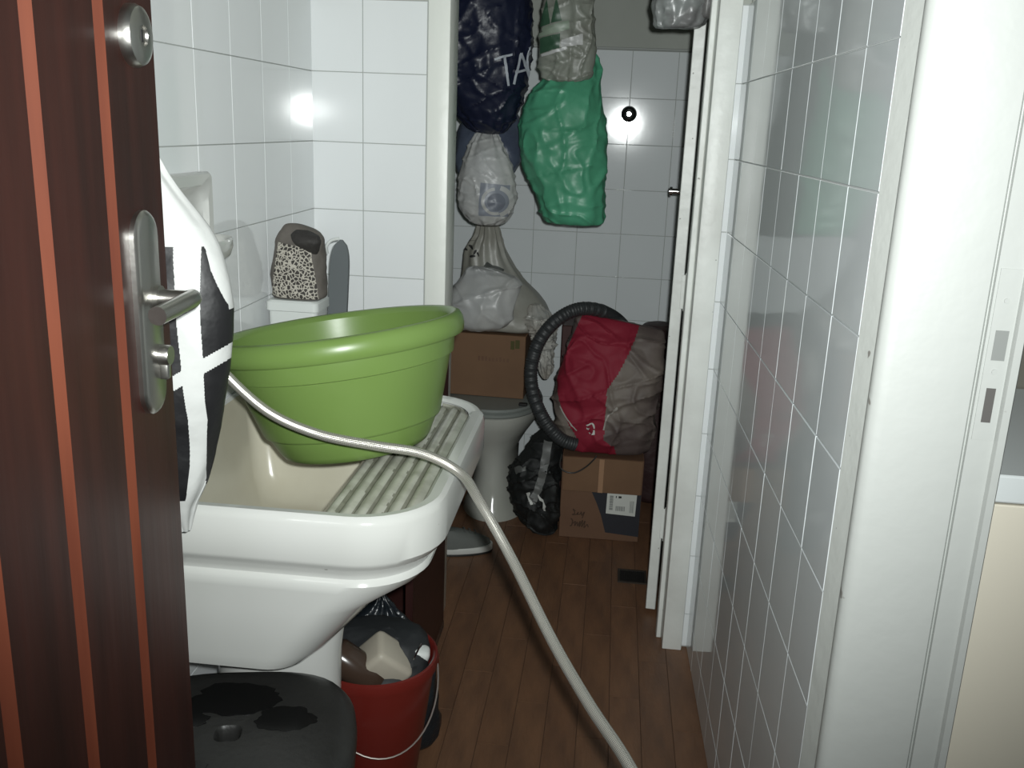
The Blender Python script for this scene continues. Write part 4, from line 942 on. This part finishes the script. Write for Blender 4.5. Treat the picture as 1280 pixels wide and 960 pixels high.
tb_ = thing('grey_film_bag', 'translucent grey plastic bag hung over the top of the bathroom door', 'bag', (0.13, 2.46, 1.588))
build('bag_body', gt, M_TOPBAG, tb_)
gt2 = bagshape([(1.612, 0.185, 2.452, 0.012, 0.008), (1.62, 0.186, 2.452, 0.026, 0.018), (1.66, 0.188, 2.452, 0.034, 0.024), (1.74, 0.185, 2.452, 0.034, 0.024), (1.82, 0.18, 2.455, 0.02, 0.014), (1.84, 0.18, 2.455, 0.004, 0.004)], n=48, m=30, wr=0.007, ws=26, seed=4.9, pleat=(7, 0.004, 0.3))
build('dark_pocket', gt2, M_TOPBAG2, tb_)
build('handle', tube(catmull([(0.178, 2.50, 2.02), (0.180, 2.50, 2.045), (0.182, 2.53, 2.05), (0.184, 2.56, 2.035)], 12), 0.005, 8)[0], M_TOPBAG, tb_)

# ---------------------------------------------------------------- small fixtures
sv = thing('shower_valve', 'round chrome shower valve on the tiled rear wall', 'valve', (0.029, 3.617, 1.402))
def outy(g, p): return xf(g, Matrix.Translation(p) @ Matrix.Rotation(PI / 2, 4, 'X'))
build('flange', outy(lathe([(0.029, 0.0), (0.029, 0.004), (0.025, 0.011), (0.016, 0.015), (0.001, 0.016)], 32), (0.029, 3.6168, 1.402)), mat('dark_chrome', (0.22, 0.22, 0.22), 0.2, 1.0), sv)
build('stem', outy(lathe([(0.009, 0.012), (0.009, 0.030), (0.0075, 0.033), (0.001, 0.033)], 20), (0.029, 3.6168, 1.402)), M_CHROME2, sv)
dr = thing('floor_drain', 'small dark metal floor drain in front of the labelled box', 'drain', (0.13, 2.72, 0.0))
build('frame', join(box(0.085, 0.175, 2.675, 2.682, 0.0003, 0.004), box(0.085, 0.175, 2.758, 2.765, 0.0003, 0.004), box(0.085, 0.092, 2.682, 2.758, 0.0003, 0.004), box(0.168, 0.175, 2.682, 2.758, 0.0003, 0.004)), mat('tarnished_metal', (0.07, 0.06, 0.05), 0.5, 0.6), dr, smooth=None)
build('grate', join(box(0.092, 0.168, 2.682, 2.758, 0.0002, 0.0012), *[box(0.094 + i * 0.0125, 0.101 + i * 0.0125, 2.684, 2.756, 0.0012, 0.003) for i in range(6)]), M_DARK, dr, smooth=None)
sh = thing('grey_shoe', 'grey shoe with a white sole on the floor beside the cabinet', 'shoe', (-0.425, 2.80, 0.0), rot=(0, 0, math.radians(-70)))
def shoe_ring(u, z, k):
    return None
def foot(z, k, n=40):
    P = []
    for j in range(n):
        a = 2 * PI * j / n; c, s = math.cos(a), math.sin(a)
        wd = 0.040 * k * (1.0 + 0.16 * s); P.append((wd * c * abs(c) ** -0.15 if abs(c) > 1e-3 else 0, 0.105 * s * (0.97 + 0.03 * k), z))
    return P
build('sole', loft([foot(0.0005, 0.92), foot(0.004, 0.98), foot(0.022, 1.0), foot(0.026, 0.95)], True, True, True), M_SHOEW, sh, world=False)
build('outsole', loft([foot(0.0004, 1.0), foot(0.006, 1.02), foot(0.0075, 1.0)], True, True, True), M_BLACK_PL, sh, world=False)
up = []
for z, f, b_, k in ((0.024, 0.100, -0.100, 0.94), (0.040, 0.094, -0.098, 0.90), (0.058, 0.060, -0.096, 0.78), (0.074, 0.018, -0.092, 0.62), (0.082, -0.010, -0.088, 0.50)):
    ring = []
    for j in range(36):
        a = 2 * PI * j / 36; c, s = math.cos(a), math.sin(a)
        ring.append((0.040 * k * c, (f + b_) / 2 + (f - b_) / 2 * s, z))
    up.append(ring)
build('upper', loft(up, True, True, True), M_SHOEG, sh, world=False)
build('laces', join(*[tube([(-0.018, 0.045 - i * 0.018, 0.066 + i * 0.005), (0, 0.046 - i * 0.018, 0.072 + i * 0.005), (0.018, 0.045 - i * 0.018, 0.066 + i * 0.005)], 0.0022, 6)[0] for i in range(3)]), M_STRAP, sh, world=False)
